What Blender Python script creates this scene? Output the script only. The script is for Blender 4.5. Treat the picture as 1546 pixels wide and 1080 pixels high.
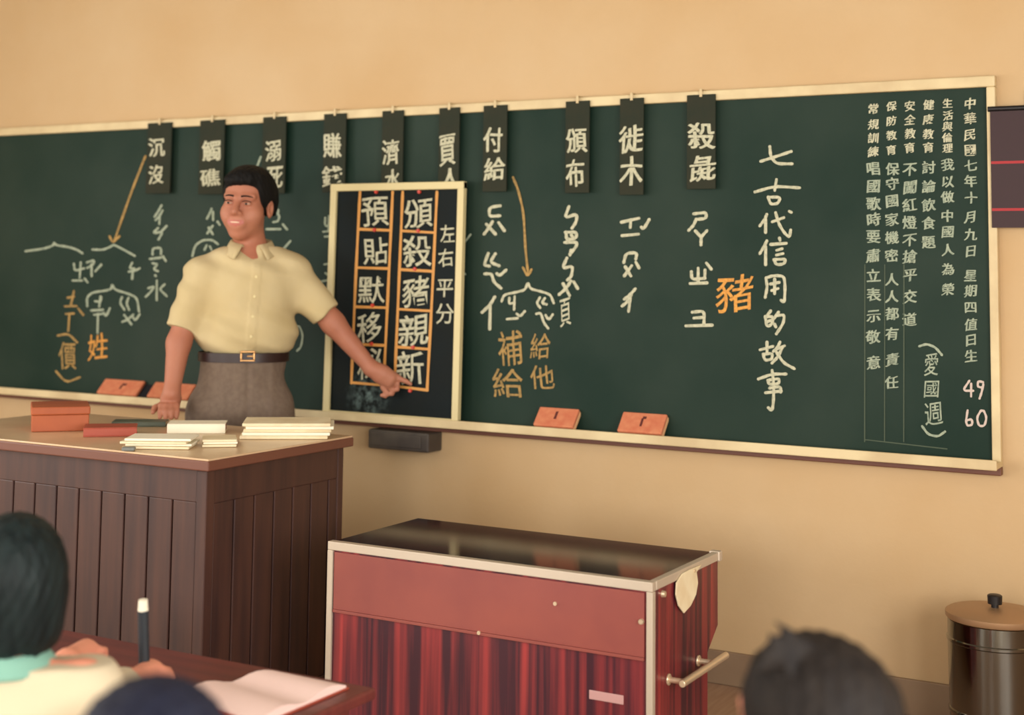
import bpy, bmesh, math, random
import numpy as np
from mathutils import Vector, Matrix
random.seed(7)
SC = bpy.context.scene
for o in list(bpy.data.objects): bpy.data.objects.remove(o)
COL = SC.collection

# ------------------------------------------------------------------ camera
K = 0.92
CAM = np.array([0.89229, -4.85904, 1.43746]) * K
YAW, PITCH, ROLL, FPX, CX, CY = 0.51544, 0.08262, 0.01239, 2154.72, 748.42, 226.71
def basis():
    cy, sy, cp, sp = math.cos(YAW), math.sin(YAW), math.cos(PITCH), math.sin(PITCH)
    f = np.array([-sy*cp, cy*cp, sp]); r = np.array([cy, sy, 0.0]); u = np.cross(r, f)
    c, s = math.cos(ROLL), math.sin(ROLL)
    return c*r+s*u, -s*r+c*u, f
RV, UV, FV = basis()
cd = bpy.data.cameras.new('camera'); cam = bpy.data.objects.new('camera', cd); COL.objects.link(cam)
m = Matrix.Identity(4)
for i in range(3):
    m[i][0], m[i][1], m[i][2], m[i][3] = RV[i], UV[i], -FV[i], CAM[i]
cam.matrix_world = m
cd.sensor_width = 36; cd.lens = FPX/1546*36
cd.shift_x = (773-CX)/1546; cd.shift_y = (CY-540)/1546
cd.dof.use_dof = True; cd.dof.focus_distance = 4.0; cd.dof.aperture_fstop = 2.2
cd.clip_start = 0.02
SC.camera = cam

# ------------------------------------------------------------------ light and exposure
def srgb(r, g, b):
    return tuple(((c/255)/12.92 if c/255 <= .04045 else ((c/255+.055)/1.055)**2.4) for c in (r, g, b))
w = bpy.data.worlds.new('world'); SC.world = w; w.use_nodes = True
w.node_tree.nodes['Background'].inputs[0].default_value = (1, .96, .9, 1)
w.node_tree.nodes['Background'].inputs[1].default_value = 0.35
SC.view_settings.view_transform = 'Standard'; SC.view_settings.look = 'None'
SC.view_settings.exposure = -0.08; SC.view_settings.gamma = 1; SC.view_settings.use_curve_mapping = False
def area(name, loc, rot, sx, sy, power, col):
    l = bpy.data.lights.new(name, 'AREA'); l.shape = 'RECTANGLE'; l.size = sx; l.size_y = sy
    l.energy = power; l.color = col
    o = bpy.data.objects.new(name, l); COL.objects.link(o); o.location = loc; o.rotation_euler = rot
    return o
WARM = (1.0, .97, .92); XR_ = 2.4
for k, yy in enumerate((-2.6, -4.2, -5.8)):          # daylight through the left windows
    area('window_or_fill_light', (-4.93, yy, 1.5), (0, math.radians(-90), 0), 1.3, 1.35, 40, (1, .985, .96))
for yy in (-3.4, -5.4):                                # unseen fill lights at the added right windows
    area('window_or_fill_light', (XR_-.05, yy, 1.5), (0, math.radians(90), 0), 1.3, 1.35, 105, (1, .985, .96))
for xx in (-2.9, .1):                                  # unseen frontal fill, added at rear windows behind the camera
    area('window_or_fill_light', (xx, -6.95, 1.4), (math.radians(90), 0, 0), 1.3, 1.35, 76, (1, .985, .96))
for yy in (-3.7, -5.7):                                # ceiling tubes
    for xx in (-3.1, -.6):
        area('tube_light', (xx, yy, 2.93), (0, 0, 0), 1.2, .16, 5, WARM)

# ------------------------------------------------------------------ helpers
def U(px, py, axis, val):
    d = RV*(px-CX)/FPX - UV*(py-CY)/FPX + FV
    return CAM + d*((val-CAM[axis])/d[axis])
def UD(px, py, depth):
    return CAM + (RV*(px-CX)/FPX - UV*(py-CY)/FPX + FV)*depth
def link(name, me, mats=(), parent=None):
    o = bpy.data.objects.new(name, me); COL.objects.link(o)
    for mt in (mats if isinstance(mats, (list, tuple)) else [mats]): me.materials.append(mt)
    if parent is not None: o.parent = parent
    return o
def mesh_from(name, v, f, smooth=False):
    me = bpy.data.meshes.new(name); me.from_pydata([tuple(map(float, p)) for p in v], [], f); me.update()
    if smooth:
        me.polygons.foreach_set('use_smooth', [True]*len(me.polygons))
    return me
def tag(o, label, cat, group=None):
    o['label'] = label; o['category'] = cat
    if group: o['group'] = group
    return o
def struct(o):
    o['kind'] = 'structure'; return o
def empty(name, loc, rz=0):
    o = bpy.data.objects.new(name, None); COL.objects.link(o); o.location = loc; o.rotation_euler = (0, 0, rz)
    o.empty_display_size = .05
    return o
class MB:
    """collects boxes, tubes and prisms into one mesh"""
    def __init__(s): s.v = []; s.f = []
    def add(s, v, f):
        n = len(s.v); s.v += [tuple(map(float, p)) for p in v]; s.f += [tuple(i+n for i in q) for q in f]; return s
    def box(s, x0, x1, y0, y1, z0, z1):
        v = [(x, y, z) for z in (z0, z1) for y in (y0, y1) for x in (x0, x1)]
        return s.add(v, [(0, 2, 3, 1), (4, 5, 7, 6), (0, 1, 5, 4), (2, 6, 7, 3), (0, 4, 6, 2), (1, 3, 7, 5)])
    def hexa(s, bot, top):
        v = list(bot)+list(top)
        return s.add(v, [(3, 2, 1, 0), (4, 5, 6, 7), (0, 1, 5, 4), (1, 2, 6, 5), (2, 3, 7, 6), (3, 0, 4, 7)])
    def prism(s, poly, d):
        n = len(poly); d = np.array(d); p = [np.array(q, float) for q in poly]
        return s.add(p+[q+d for q in p], [tuple(range(n-1, -1, -1)), tuple(range(n, 2*n))] +
                     [(i, (i+1) % n, n+(i+1) % n, n+i) for i in range(n)])
    def tube(s, a, b, ra, rb=None, n=16):
        rb = ra if rb is None else rb
        a = np.array(a, float); b = np.array(b, float); d = b-a; d /= np.linalg.norm(d)
        e = np.cross(d, (0, 0, 1) if abs(d[2]) < .9 else (1, 0, 0)); e /= np.linalg.norm(e); g = np.cross(d, e)
        ring = lambda c, r: [c+r*(math.cos(2*math.pi*i/n)*e+math.sin(2*math.pi*i/n)*g) for i in range(n)]
        return s.add(ring(a, ra)+ring(b, rb), [tuple(range(n-1, -1, -1)), tuple(range(n, 2*n))] +
                     [(i, (i+1) % n, n+(i+1) % n, n+i) for i in range(n)])
    def lathe(s, c, prof, n=48):
        v = []; f = []
        for r, z in prof:
            v += [(c[0]+r*math.cos(2*math.pi*i/n), c[1]+r*math.sin(2*math.pi*i/n), c[2]+z) for i in range(n)]
        for j in range(len(prof)-1):
            f += [(j*n+i, j*n+(i+1) % n, (j+1)*n+(i+1) % n, (j+1)*n+i) for i in range(n)]
        f += [tuple(range(n-1, -1, -1)), tuple((len(prof)-1)*n+i for i in range(n))]
        return s.add(v, f)
    def build(s, name, mat, parent=None, smooth=False, bevel=0):
        me = mesh_from(name, s.v, s.f, smooth)
        bm = bmesh.new(); bm.from_mesh(me); bmesh.ops.recalc_face_normals(bm, faces=bm.faces[:]); bm.to_mesh(me); bm.free()
        o = link(name, me, mat, parent)
        if bevel:
            b = o.modifiers.new('bevel', 'BEVEL'); b.width = bevel; b.segments = 2; b.limit_method = 'ANGLE'; b.angle_limit = .6
        if smooth:
            me.set_sharp_from_angle(angle=.7)
        return o

# ------------------------------------------------------------------ materials
def mat(name, col, rough=.6, col2=None, scale=8, stretch=(1, 1, 1), detail=4, lo=.35, hi=.65, metal=0, bump=0, bscale=None, spec=.5, coat=0, sss=0):
    m = bpy.data.materials.new(name); m.use_nodes = True; nt = m.node_tree; b = nt.nodes['Principled BSDF']
    b.inputs['Base Color'].default_value = (*srgb(*col), 1); b.inputs['Roughness'].default_value = rough
    b.inputs['Metallic'].default_value = metal; b.inputs['Specular IOR Level'].default_value = spec
    b.inputs['Coat Weight'].default_value = coat
    if 'hair' in name: b.inputs['Specular IOR Level'].default_value = .18
    if sss:
        b.inputs['Subsurface Weight'].default_value = sss; b.inputs['Subsurface Radius'].default_value = (.01, .004, .002)
    tc = mp = None
    if col2 is not None or bump:
        tc = nt.nodes.new('ShaderNodeTexCoord'); mp = nt.nodes.new('ShaderNodeMapping'); mp.inputs['Scale'].default_value = stretch
        nt.links.new(tc.outputs['Object'], mp.inputs['Vector'])
    if col2 is not None:
        n = nt.nodes.new('ShaderNodeTexNoise'); n.inputs['Scale'].default_value = scale; n.inputs['Detail'].default_value = detail
        r = nt.nodes.new('ShaderNodeValToRGB')
        r.color_ramp.elements[0].position = lo; r.color_ramp.elements[1].position = hi
        r.color_ramp.elements[0].color = (*srgb(*col), 1); r.color_ramp.elements[1].color = (*srgb(*col2), 1)
        nt.links.new(mp.outputs[0], n.inputs['Vector']); nt.links.new(n.outputs['Fac'], r.inputs[0]); nt.links.new(r.outputs[0], b.inputs['Base Color'])
    if bump:
        n2 = nt.nodes.new('ShaderNodeTexNoise'); n2.inputs['Scale'].default_value = bscale or scale; n2.inputs['Detail'].default_value = 5
        bp = nt.nodes.new('ShaderNodeBump'); bp.inputs['Strength'].default_value = bump; bp.inputs['Distance'].default_value = .01
        nt.links.new(mp.outputs[0], n2.inputs['Vector']); nt.links.new(n2.outputs['Fac'], bp.inputs['Height']); nt.links.new(bp.outputs[0], b.inputs['Normal'])
    return m
M = {}
M['wall'] = mat('wall_paint', (208, 178, 136), .8, (202, 168, 122), 1.6, detail=6, bump=.08, bscale=40)
M['side_wall'] = mat('side_wall_paint', (222, 210, 188), .8)
M['ceiling'] = mat('ceiling_paint', (150, 146, 138), .85)
M['floor'] = mat('floor_terrazzo', (158, 142, 124), .45, (172, 154, 134), 30)
M['stage'] = mat('platform_boards', (172, 140, 114), .5, (160, 126, 102), 6, (12, 1, 1))
M['skirting'] = mat('skirting_paint', (150, 126, 100), .6, (138, 112, 88), 4)
M['board'] = mat('board_green', (20, 44, 34), .6, (42, 58, 48), 1.7, detail=7, lo=.36, hi=.68, spec=.22)
M['cream'] = mat('cream_paint', (226, 206, 160), .5, (206, 182, 138), 7)
M['pale'] = mat('frame_cream', (220, 204, 152), .5)
M['chalk'] = mat('white_chalk', (206, 202, 172), .95, (168, 168, 142), 120, lo=.4, hi=.75, spec=.1)
M['chalk_soft'] = mat('soft_chalk', (172, 180, 156), .95, (134, 148, 130), 120, lo=.4, hi=.75, spec=.1)
M['chalk_orange'] = mat('orange_chalk', (232, 168, 84), .95, (200, 140, 76), 120, spec=.1)
M['chalk_tan'] = mat('tan_chalk', (186, 150, 92), .95, (150, 124, 80), 100, spec=.1)
M['chalk_pink'] = mat('pink_chalk', (208, 190, 178), .95, spec=.1)
M['chalk_faint'] = mat('faint_chalk', (88, 98, 82), .95, spec=.1)
M['card'] = mat('word_card', (54, 54, 42), .8, (46, 52, 42), 9, spec=.15)
M['slate'] = mat('slate_black', (16, 22, 20), .65, (14, 24, 26), 5, spec=.2)
M['grid'] = mat('orange_tape', (214, 152, 76), .6)
M['red'] = mat('red_plastic', (205, 66, 48), .4)
M['orange_card'] = mat('orange_felt', (206, 114, 80), .8, (218, 138, 98), 40, lo=.3, hi=.7)
M['orange_pale'] = mat('pale_felt_edge', (236, 182, 132), .8)
M['ink'] = mat('dark_ink', (96, 40, 34), .8)
M['felt_black'] = mat('black_felt', (16, 15, 22), .9)
M['grey_box'] = mat('dark_metal_box', (84, 76, 66), .5, (66, 58, 52), 12)
M['podium'] = mat('podium_wood', (80, 50, 40), .5, (54, 34, 32), 3, (9, 9, .8), lo=.3, hi=.75)
M['groove'] = mat('groove_dark', (52, 30, 28), .8)
M['podium_top'] = mat('podium_top', (218, 188, 150), .3, (206, 172, 134), 5)
M['edge'] = mat('podium_edge', (112, 68, 52), .45)
M['rose'] = mat('rosewood', (62, 26, 38), .32, (172, 60, 58), 2.2, (17, 17, .45), detail=6, lo=.4, hi=.78)
M['rose_top'] = mat('rosewood_top', (40, 18, 22), .1, (56, 26, 30), 2, (1, 9, 1), spec=.12)
M['rose_panel'] = mat('brick_red_panel', (152, 78, 66), .4, (136, 68, 62), 5, lo=.3, hi=.7)
M['alu'] = mat('aluminium_trim', (205, 190, 170), .4, metal=.35)
M['bright'] = mat('bright_metal', (226, 204, 172), .3, metal=.6)
M['paper'] = mat('paper', (240, 226, 190), .8, (228, 208, 168), 14)
M['paper_white'] = mat('white_paper', (246, 238, 214), .8)
M['paper_pink'] = mat('pinkish_page', (246, 214, 204), .8)
M['brown_box'] = mat('orange_brown_card', (176, 90, 48), .6, (158, 78, 44), 6)
M['red_book'] = mat('red_cover', (168, 74, 52), .5)
M['green_book'] = mat('grey_green_cover', (96, 100, 82), .5, (76, 92, 82), 10)
M['blue_grey'] = mat('blue_grey_plastic', (120, 122, 116), .5)
M['steel'] = mat('polished_steel', (128, 126, 118), .13, metal=1)
M['lid'] = mat('lid_metal', (176, 140, 104), .45, metal=.5)
M['black'] = mat('black_plastic', (22, 20, 22), .4)
M['chart'] = mat('maroon_chart', (52, 26, 30), .6)
M['chart_red'] = mat('chart_red', (170, 40, 44), .6)
M['skin'] = mat('skin', (182, 120, 93), .6, (172, 107, 82), 9, sss=.08)
M['lips'] = mat('lips', (178, 96, 80), .45)
M['skin_kid'] = mat('skin_child', (226, 150, 122), .5, sss=.08)
M['hair'] = mat('black_hair', (13, 12, 12), .7, (22, 20, 18), 60, (1, 1, .15), bump=.5, bscale=90)
M['hair_blue'] = mat('blue_black_hair', (22, 24, 40), .65, (32, 34, 48), 60, (1, 1, .15), bump=.5, bscale=90)
M['hair_brown'] = mat('dark_brown_hair', (22, 17, 15), .65, (34, 28, 24), 50, (1, 1, .15), bump=.5, bscale=90)
M['hair_green'] = mat('green_black_hair', (14, 22, 23), .55, (26, 36, 36), 50, (1, 1, .15), bump=.5, bscale=90)
M['eye_white'] = mat('eye_white', (186, 158, 138), .3)
M['iris'] = mat('iris', (40, 26, 22), .25)
M['teeth'] = mat('teeth', (226, 196, 168), .3)
M['shirt'] = mat('cream_shirt', (204, 186, 144), .9, (198, 178, 132), 5, bump=.25, bscale=14)
M['trousers'] = mat('grey_trousers', (122, 104, 88), .85, (112, 94, 80), 60)
M['belt'] = mat('belt_leather', (42, 22, 20), .4)
M['brass'] = mat('brass', (196, 150, 100), .3, metal=.8)
M['shoe'] = mat('shoe_black', (24, 20, 18), .35)
M['kid_shirt'] = mat('school_shirt', (208, 192, 162), .85, bump=.2, bscale=12)
M['teal'] = mat('teal_collar', (130, 178, 160), .8)
M['shorts'] = mat('navy_shorts', (40, 44, 70), .85)
M['pencil'] = mat('dark_pencil', (38, 46, 52), .5)
M['desk'] = mat('desk_wood', (110, 48, 44), .4, (90, 38, 38), 4, (1, 8, 1))
M['glass'] = bpy.data.materials.new('window_glass'); M['glass'].use_nodes = True
_b = M['glass'].node_tree.nodes['Principled BSDF']; _b.inputs['Transmission Weight'].default_value = 1; _b.inputs['Roughness'].default_value = .0; _b.inputs['IOR'].default_value = 1.1
M['tube'] = bpy.data.materials.new('lamp_tube'); M['tube'].use_nodes = True
_b = M['tube'].node_tree.nodes['Principled BSDF']; _b.inputs['Emission Color'].default_value = (1, .9, .76, 1); _b.inputs['Emission Strength'].default_value = 4

# ------------------------------------------------------------------ room
XL, XR, YB, ZF, ZC = -5.0, 2.4, -7.0, -.18, 3.05
struct(MB().box(XL-.12, XR+.12, 0, .12, ZF-.1, ZC+.1).build('wall_back', M['wall']))
rw = MB(); wyr = [(-4.1, -2.7), (-6.1, -4.7)]  # window openings on this side are added to carry the fill lights
rw.box(XR, XR+.12, YB, -.001, ZF, .95).box(XR, XR+.12, YB, -.001, 2.5, ZC)
_e = [YB]+[q for a in sorted(wyr) for q in a]+[-.001]
for i in range(0, len(_e), 2): rw.box(XR, XR+.12, _e[i], _e[i+1], .95, 2.5)
struct(rw.build('wall_right', M['side_wall']))
for k, (a, b) in enumerate(wyr):
    fr = MB(); x0, x1 = XR+.04, XR+.1
    fr.box(x0, x1, a, a+.05, .95, 2.5).box(x0, x1, b-.05, b, .95, 2.5).box(x0, x1, a, b, .95, 1.0).box(x0, x1, a, b, 2.45, 2.5).box(x0, x1, (a+b)/2-.03, (a+b)/2+.03, .95, 2.5)
    struct(fr.build('window_%d' % (k+4), M['cream']))
rw = MB(); wxr = [(-3.6, -2.2), (-.6, .8)]  # rear openings are added for the frontal fill light
rw.box(XL, XR, YB-.12, YB, ZF, .8).box(XL, XR, YB-.12, YB, 2.2, ZC)
_e = [XL]+[q for a in wxr for q in a]+[XR]
for i in range(0, len(_e), 2): rw.box(_e[i], _e[i+1], YB-.12, YB, .8, 2.2)
struct(rw.build('wall_rear', M['side_wall']))
for k, (a, b) in enumerate(wxr):
    fr = MB(); y0, y1 = YB-.1, YB-.04
    fr.box(a, a+.05, y0, y1, .8, 2.2).box(b-.05, b, y0, y1, .8, 2.2).box(a, b, y0, y1, .8, .85).box(a, b, y0, y1, 2.15, 2.2).box((a+b)/2-.03, (a+b)/2+.03, y0, y1, .8, 2.2)
    struct(fr.build('window_%d' % (k+6), M['cream']))
struct(MB().box(XL-.12, XR+.12, YB-.12, -.001, ZF-.1, ZF).build('floor', M['floor']))
struct(MB().box(XL-.12, XR+.12, YB-.12, -.001, ZC, ZC+.1).build('ceiling', M['ceiling']))
lw = MB(); wy = [(-3.3, -1.9), (-4.9, -3.5), (-6.5, -5.1)]
lw.box(XL-.12, XL, YB, -.001, ZF, .95); lw.box(XL-.12, XL, YB, -.001, 2.5, ZC)
edges = [YB]+[q for a in sorted(wy) for q in a]+[-.001]
for i in range(0, len(edges), 2): lw.box(XL-.12, XL, edges[i], edges[i+1], .95, 2.5)
struct(lw.build('wall_left', M['side_wall']))
for k, (a, b) in enumerate(wy):
    fr = MB(); x0, x1 = XL-.1, XL-.04
    fr.box(x0, x1, a, a+.05, .95, 2.5).box(x0, x1, b-.05, b, .95, 2.5).box(x0, x1, a, b, .95, 1.0).box(x0, x1, a, b, 2.45, 2.5)
    fr.box(x0, x1, (a+b)/2-.03, (a+b)/2+.03, .95, 2.5)
    struct(fr.build('window_%d' % (k+1), M['cream']))
struct(MB().box(XL, XR, -1.62, -.0012, ZF, 0).build('trim_1', M['stage'], bevel=.008))      # the teaching platform
struct(MB().box(XL, XR, -.014, -.0005, 0.0005, .105).build('baseboard_back', M['skirting'], bevel=.003))
for yy in (-3.7, -5.7):
    for xx in (-3.1, -.6):
        t = empty('ceiling_lamp', (xx, yy, ZC))
        MB().box(-.62, .62, -.09, .09, -.06, -.001).build('housing', M['cream'], t, bevel=.006)
        MB().tube((-.6, -.045, -.085), (.6, -.045, -.085), .014).tube((-.6, .045, -.085), (.6, .045, -.085), .014).build('tube', M['tube'], t, smooth=True)
        tag(t, 'twin tube ceiling lamp over the classroom', 'lamp', 'ceiling lamps')

# ------------------------------------------------------------------ chalk writing tools
def glyphs(ch):
    if ch not in glyphs.c:
        cu = bpy.data.curves.new('g', 'FONT'); cu.body = ch; cu.resolution_u = 3; cu.offset = glyphs.off
        o = bpy.data.objects.new('g', cu); COL.objects.link(o)
        dg = bpy.context.evaluated_depsgraph_get(); me = bpy.data.meshes.new_from_object(o.evaluated_get(dg))
        v = np.array([p.co[:2] for p in me.vertices]); glyphs.em[ch] = (v-np.array((.03, -.09)))/.95; f = [tuple(p.vertices) for p in me.polygons]
        bpy.data.objects.remove(o); bpy.data.curves.remove(cu); bpy.data.meshes.remove(me)
        lo, hi = v.min(0), v.max(0); glyphs.c[ch] = ((v-lo)/np.maximum(hi-lo, 1e-6), f)
    return glyphs.c[ch]
glyphs.c = {}; glyphs.em = {}; glyphs.off = .004
class Chalk:
    """flat marks on a plane: P(px,py) gives the 3D point, n its normal"""
    def __init__(s, P, lift=.0015): s.P = P; s.mb = MB(); s.lift = lift; s.n = np.array((0, -1, 0.)); s.q = 0
    def pt(s, x, y): s.q += 1; return s.P(x, y)+s.n*(s.lift+(s.q % 7)*.00004)
    def char(s, ch, x0, y0, x1, y1, wob=1.0, em=False, bold=0):
        v, f = glyphs(ch); v = glyphs.em[ch] if em else v; rg = random.Random(hash((ord(ch), int(x0), int(y0))))
        a, b, c, d = [rg.uniform(0, 6.28) for _ in range(4)]; sl = rg.uniform(.05, .12)*wob; A = .035*wob
        out = []
        for gx, gy in (v if not bold else np.concatenate([v+np.array((e, .3*e)) for e in (-bold, bold)])):
            gx2 = gx + A*math.sin(3.1*gy+a) + .5*A*math.sin(6.5*gx+b)
            gy2 = gy + A*math.sin(3.3*gx+c) + .5*A*math.sin(7*gy+d) + sl*(gx-.5)
            out.append(s.P(x0+gx2*(x1-x0), y1+gy2*(y0-y1))+s.n*s.lift)
        n0 = len(v); s.mb.add(out[:n0], f)
        if bold: s.mb.add([q+s.n*.0002 for q in out[n0:]], f)
        return s
    def line(s, pts, w=4.6):
        p = [np.array(q, float) for q in pts]
        for _ in range(2):          # round the corners a little
            if len(p) > 2:
                q = [p[0]]
                for i in range(len(p)-1):
                    a, b = p[i], p[i+1]; q += [a*.8+b*.2, a*.2+b*.8]
                p = q+[p[-1]]
        n = len(p); L = []; Rr = []; v = []; f = []
        for i in range(n):
            t = p[min(i+1, n-1)]-p[max(i-1, 0)]; t /= (np.linalg.norm(t)+1e-9); nn = np.array((-t[1], t[0]))
            ww = w/2*(1+.14*math.sin(i*1.9+p[0][0]))
            L.append(p[i]+nn*ww); Rr.append(p[i]-nn*ww)
        def cap(c, t):
            t = t/(np.linalg.norm(t)+1e-9); ang = math.atan2(t[1], t[0])
            return [c+w/2*np.array((math.cos(ang+k), math.sin(ang+k))) for k in (.9, .3, -.3, -.9)]
        end = cap(p[-1], p[-1]-p[-2]); start = cap(p[0], p[0]-p[1])
        s.q += 1; lf = s.lift+(s.q % 9)*.00005
        tt = [i/max(n-1, 1) for i in range(n)]
        pts3 = [s.P(*q)+s.n*(lf+.0005*t) for q, t in zip(L+Rr+end+start, tt+tt+[1]*4+[0]*4)]
        f = [(i, i+1, n+i+1, n+i) for i in range(n-1)]
        f.append((n-1, 2*n, 2*n+1, 2*n+2, 2*n+3, 2*n-1)); f.append((n, 2*n+4, 2*n+5, 2*n+6, 2*n+7, 0))
        s.mb.add(pts3, f); return s
    def lines(s, ox, oy, k, strokes, w=4.6):
        for st in strokes: s.line([(ox+x/k, oy+y/k) for x, y in st], w)
        return s
    def build(s, name, m, parent, label=None):
        o = link(name, mesh_from(name, s.mb.v, s.mb.f), m, parent)
        if label: o['label'] = label
        return o
PB = lambda px, py: U(px, py, 1, -.012)                 # the writing face of the big board
A5 = (700, 150, 4.32); A6 = (700, 380, 3.725); A7 = (1000, 150, 4.0); A8 = (1000, 400, 3.857); A1 = (0, 150, 3.8575); A2 = (0, 400, 3.8575); A3 = (380, 150, 3.8575); A4 = (240, 230, 4.91); AR = (1280, 490, 4.695)

# ------------------------------------------------------------------ big chalkboard
ZB, ZT = .85*K, 2.05*K
cb = empty('chalkboard', (-2.2, 0, 0)); cb.location = (0, 0, 0)
tag(cb, 'wide dark green chalkboard covered with chalk writing on the back wall', 'chalkboard')
MB().box(-4.45, 0, -.012, -.0006, ZB-.01, ZT+.01).build('board_panel', M['board'], cb)
MB().box(-4.48, .026, -.03, -.0006, ZT, ZT+.034).build('top_frame', M['cream'], cb, bevel=.004)
MB().box(.0, .026, -.03, -.0006, ZB-.012, ZT).build('side_frame', M['cream'], cb, bevel=.004)
tray = MB().box(-4.48, .026, -.095, -.0006, ZB-.026, ZB-.008).box(-4.48, .026, -.1, -.09, ZB-.028, ZB+.002)
tray.build('chalk_tray', M['cream'], cb, bevel=.003)
MB().box(-4.48, .026, -.035, -.0008, ZB-.05, ZB-.026).build('tray_rail', M['edge'], cb, bevel=.003)

# title
c = Chalk(PB)
c.lines(*A7, [[(595,375),(690,345),(780,315)], [(650,285),(655,345),(690,390),(785,390)],
 [(560,560),(680,525),(830,535)], [(690,485),(680,550)], [(640,590),(655,635),(700,630),(715,590),(640,592)],
 [(632,695),(620,725),(590,765)], [(625,725),(625,805)], [(665,740),(735,715)], [(685,685),(705,755),(740,810),(770,835),(776,790)], [(768,677),(780,683)],
 [(632,855),(615,890),(590,932)], [(625,890),(625,1000)], [(708,838),(712,852)], [(655,877),(750,870)], [(692,912),(725,903)], [(690,941),(730,932)], [(675,970),(690,1000),(735,995),(750,965),(675,968)]], 4.4)
c.lines(*A8, [[(605,80),(612,130),(600,190)], [(605,76),(650,62),(710,66),(716,130),(712,222),(692,206)], [(630,112),(682,102)], [(638,150),(675,138)], [(655,82),(655,168)],
 [(632,268),(612,295)], [(600,300),(610,362),(640,346),(646,300),(602,304)], [(608,332),(640,322)], [(678,275),(652,312)], [(665,296),(712,290),(706,340),(665,402)], [(654,345),(662,362)],
 [(570,495),(645,475)], [(610,450),(611,512)], [(588,520),(598,557),(640,550),(642,515),(590,520)], [(686,450),(672,480),(648,504)], [(662,492),(712,472)], [(700,480),(675,535),(640,572)], [(660,500),(705,570),(770,605)],
 [(560,665),(640,636),(722,636)], [(640,615),(650,700),(648,800),(640,852),(618,832)], [(615,672),(682,662),(680,692),(622,697),(616,674)], [(602,745),(694,735)], [(625,718),(690,708),(690,742)]], 4.4)
c.build('title_writing', M['chalk'], cb, 'white chalk title column reading 七古代信用的故事')
# phonetic notes right of the small board
c = Chalk(PB)
c.lines(*A5, [[(240,695),(170,705),(168,765),(238,760)], [(190,798),(165,840),(135,880)], [(150,815),(210,880)], [(230,805),(268,858)]])
c.lines(*A6, [[(140,10),(115,76),(147,82)], [(180,12),(150,60),(202,80)], [(120,125),(160,125),(170,170),(212,206)], [(188,124),(205,136),(240,104)], [(176,255),(150,300),(105,342)], [(151,300),(148,436)]])
c.build('phonetic_writing', M['chalk'], cb)
c = Chalk(PB)
c.lines(*A6, [[(215,280),(228,242),(300,228),(348,215),(362,170),(376,210),(440,225),(490,242),(508,290)],
 [(258,260),(256,294),(288,288)], [(288,252),(285,326)], [(245,380),(305,375)], [(300,350),(320,366),(346,335)],
 [(430,258),(412,290),(432,316)], [(458,262),(440,290),(468,297)], [(410,350),(436,345),(452,400),(477,432)], [(462,358),(480,386),(502,354)]], 3.8)
c.build('brace_writing', M['chalk'], cb)
c = Chalk(PB, .0022)
c.line([(775, 268), (783, 287), (791, 321), (794, 380), (798, 414)], 3.6); c.line([(790, 404), (797, 418), (803, 407)], 3.6)
c.build('arrow_drawing', M['chalk_tan'], cb, 'tan chalk arrow pointing down to the brace')
c = Chalk(PB)
c.char('補', 752, 499, 789, 551).char('給', 744, 557, 790, 601).char('給', 801, 503, 831, 542).char('他', 801, 552, 837, 588)
c.build('orange_word_writing', M['chalk_tan'], cb, 'tan chalk words 補給 and 給他')
c = Chalk(PB)
c.lines(*A5, [[(688,700),(660,776),(742,746),(736,800),(708,842)], [(668,866),(674,918),(690,912)], [(664,868),(740,866),(734,908),(690,914)], [(703,885),(716,902)], [(660,934),(746,932),(732,966),(694,1012)]])
c.lines(*A6, [[(606,-8),(600,20)], [(582,36),(555,96),(616,80),(608,140),(585,160)], [(605,165),(580,205),(538,242)], [(560,180),(597,247)], [(620,170),(643,208)]])
c.char('頁', 845, 451, 862, 493); c.build('phonetic_writing', M['chalk'], cb)
c = Chalk(PB)
c.lines(*A5, [[(1030,802),(1145,776)], [(1092,785),(1088,836)], [(1034,890),(1142,880)], [(1160,834),(1176,847),(1212,784)]])
c.lines(*A6, [[(902,62),(914,10),(976,5),(970,42)], [(970,60),(988,92)], [(946,80),(905,137)], [(910,85),(942,137)], [(966,210),(935,245),(905,268)], [(945,240),(920,285),(893,306)], [(938,262),(929,336)]])
c.build('phonetic_writing', M['chalk'], cb)
c = Chalk(PB)
c.lines(*A7, [[(190,692),(268,683),(265,720),(205,726)], [(205,724),(190,762),(160,792)], [(200,795),(235,832)], [(270,794),(235,832),(235,880)], [(268,990),(297,1026)]])
c.lines(*A8, [[(170,40),(173,86),(250,78)], [(210,20),(210,106)], [(250,30),(248,78)], [(163,109),(262,105)], [(175,276),(246,268),(243,346)], [(185,310),(240,306)], [(138,356),(292,351)]])
c.build('phonetic_writing', M['chalk'], cb)
Chalk(PB).char('豬', 1082, 414, 1138, 470).build('orange_word_writing', M['chalk_orange'], cb, 'orange chalk character 豬')
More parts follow.
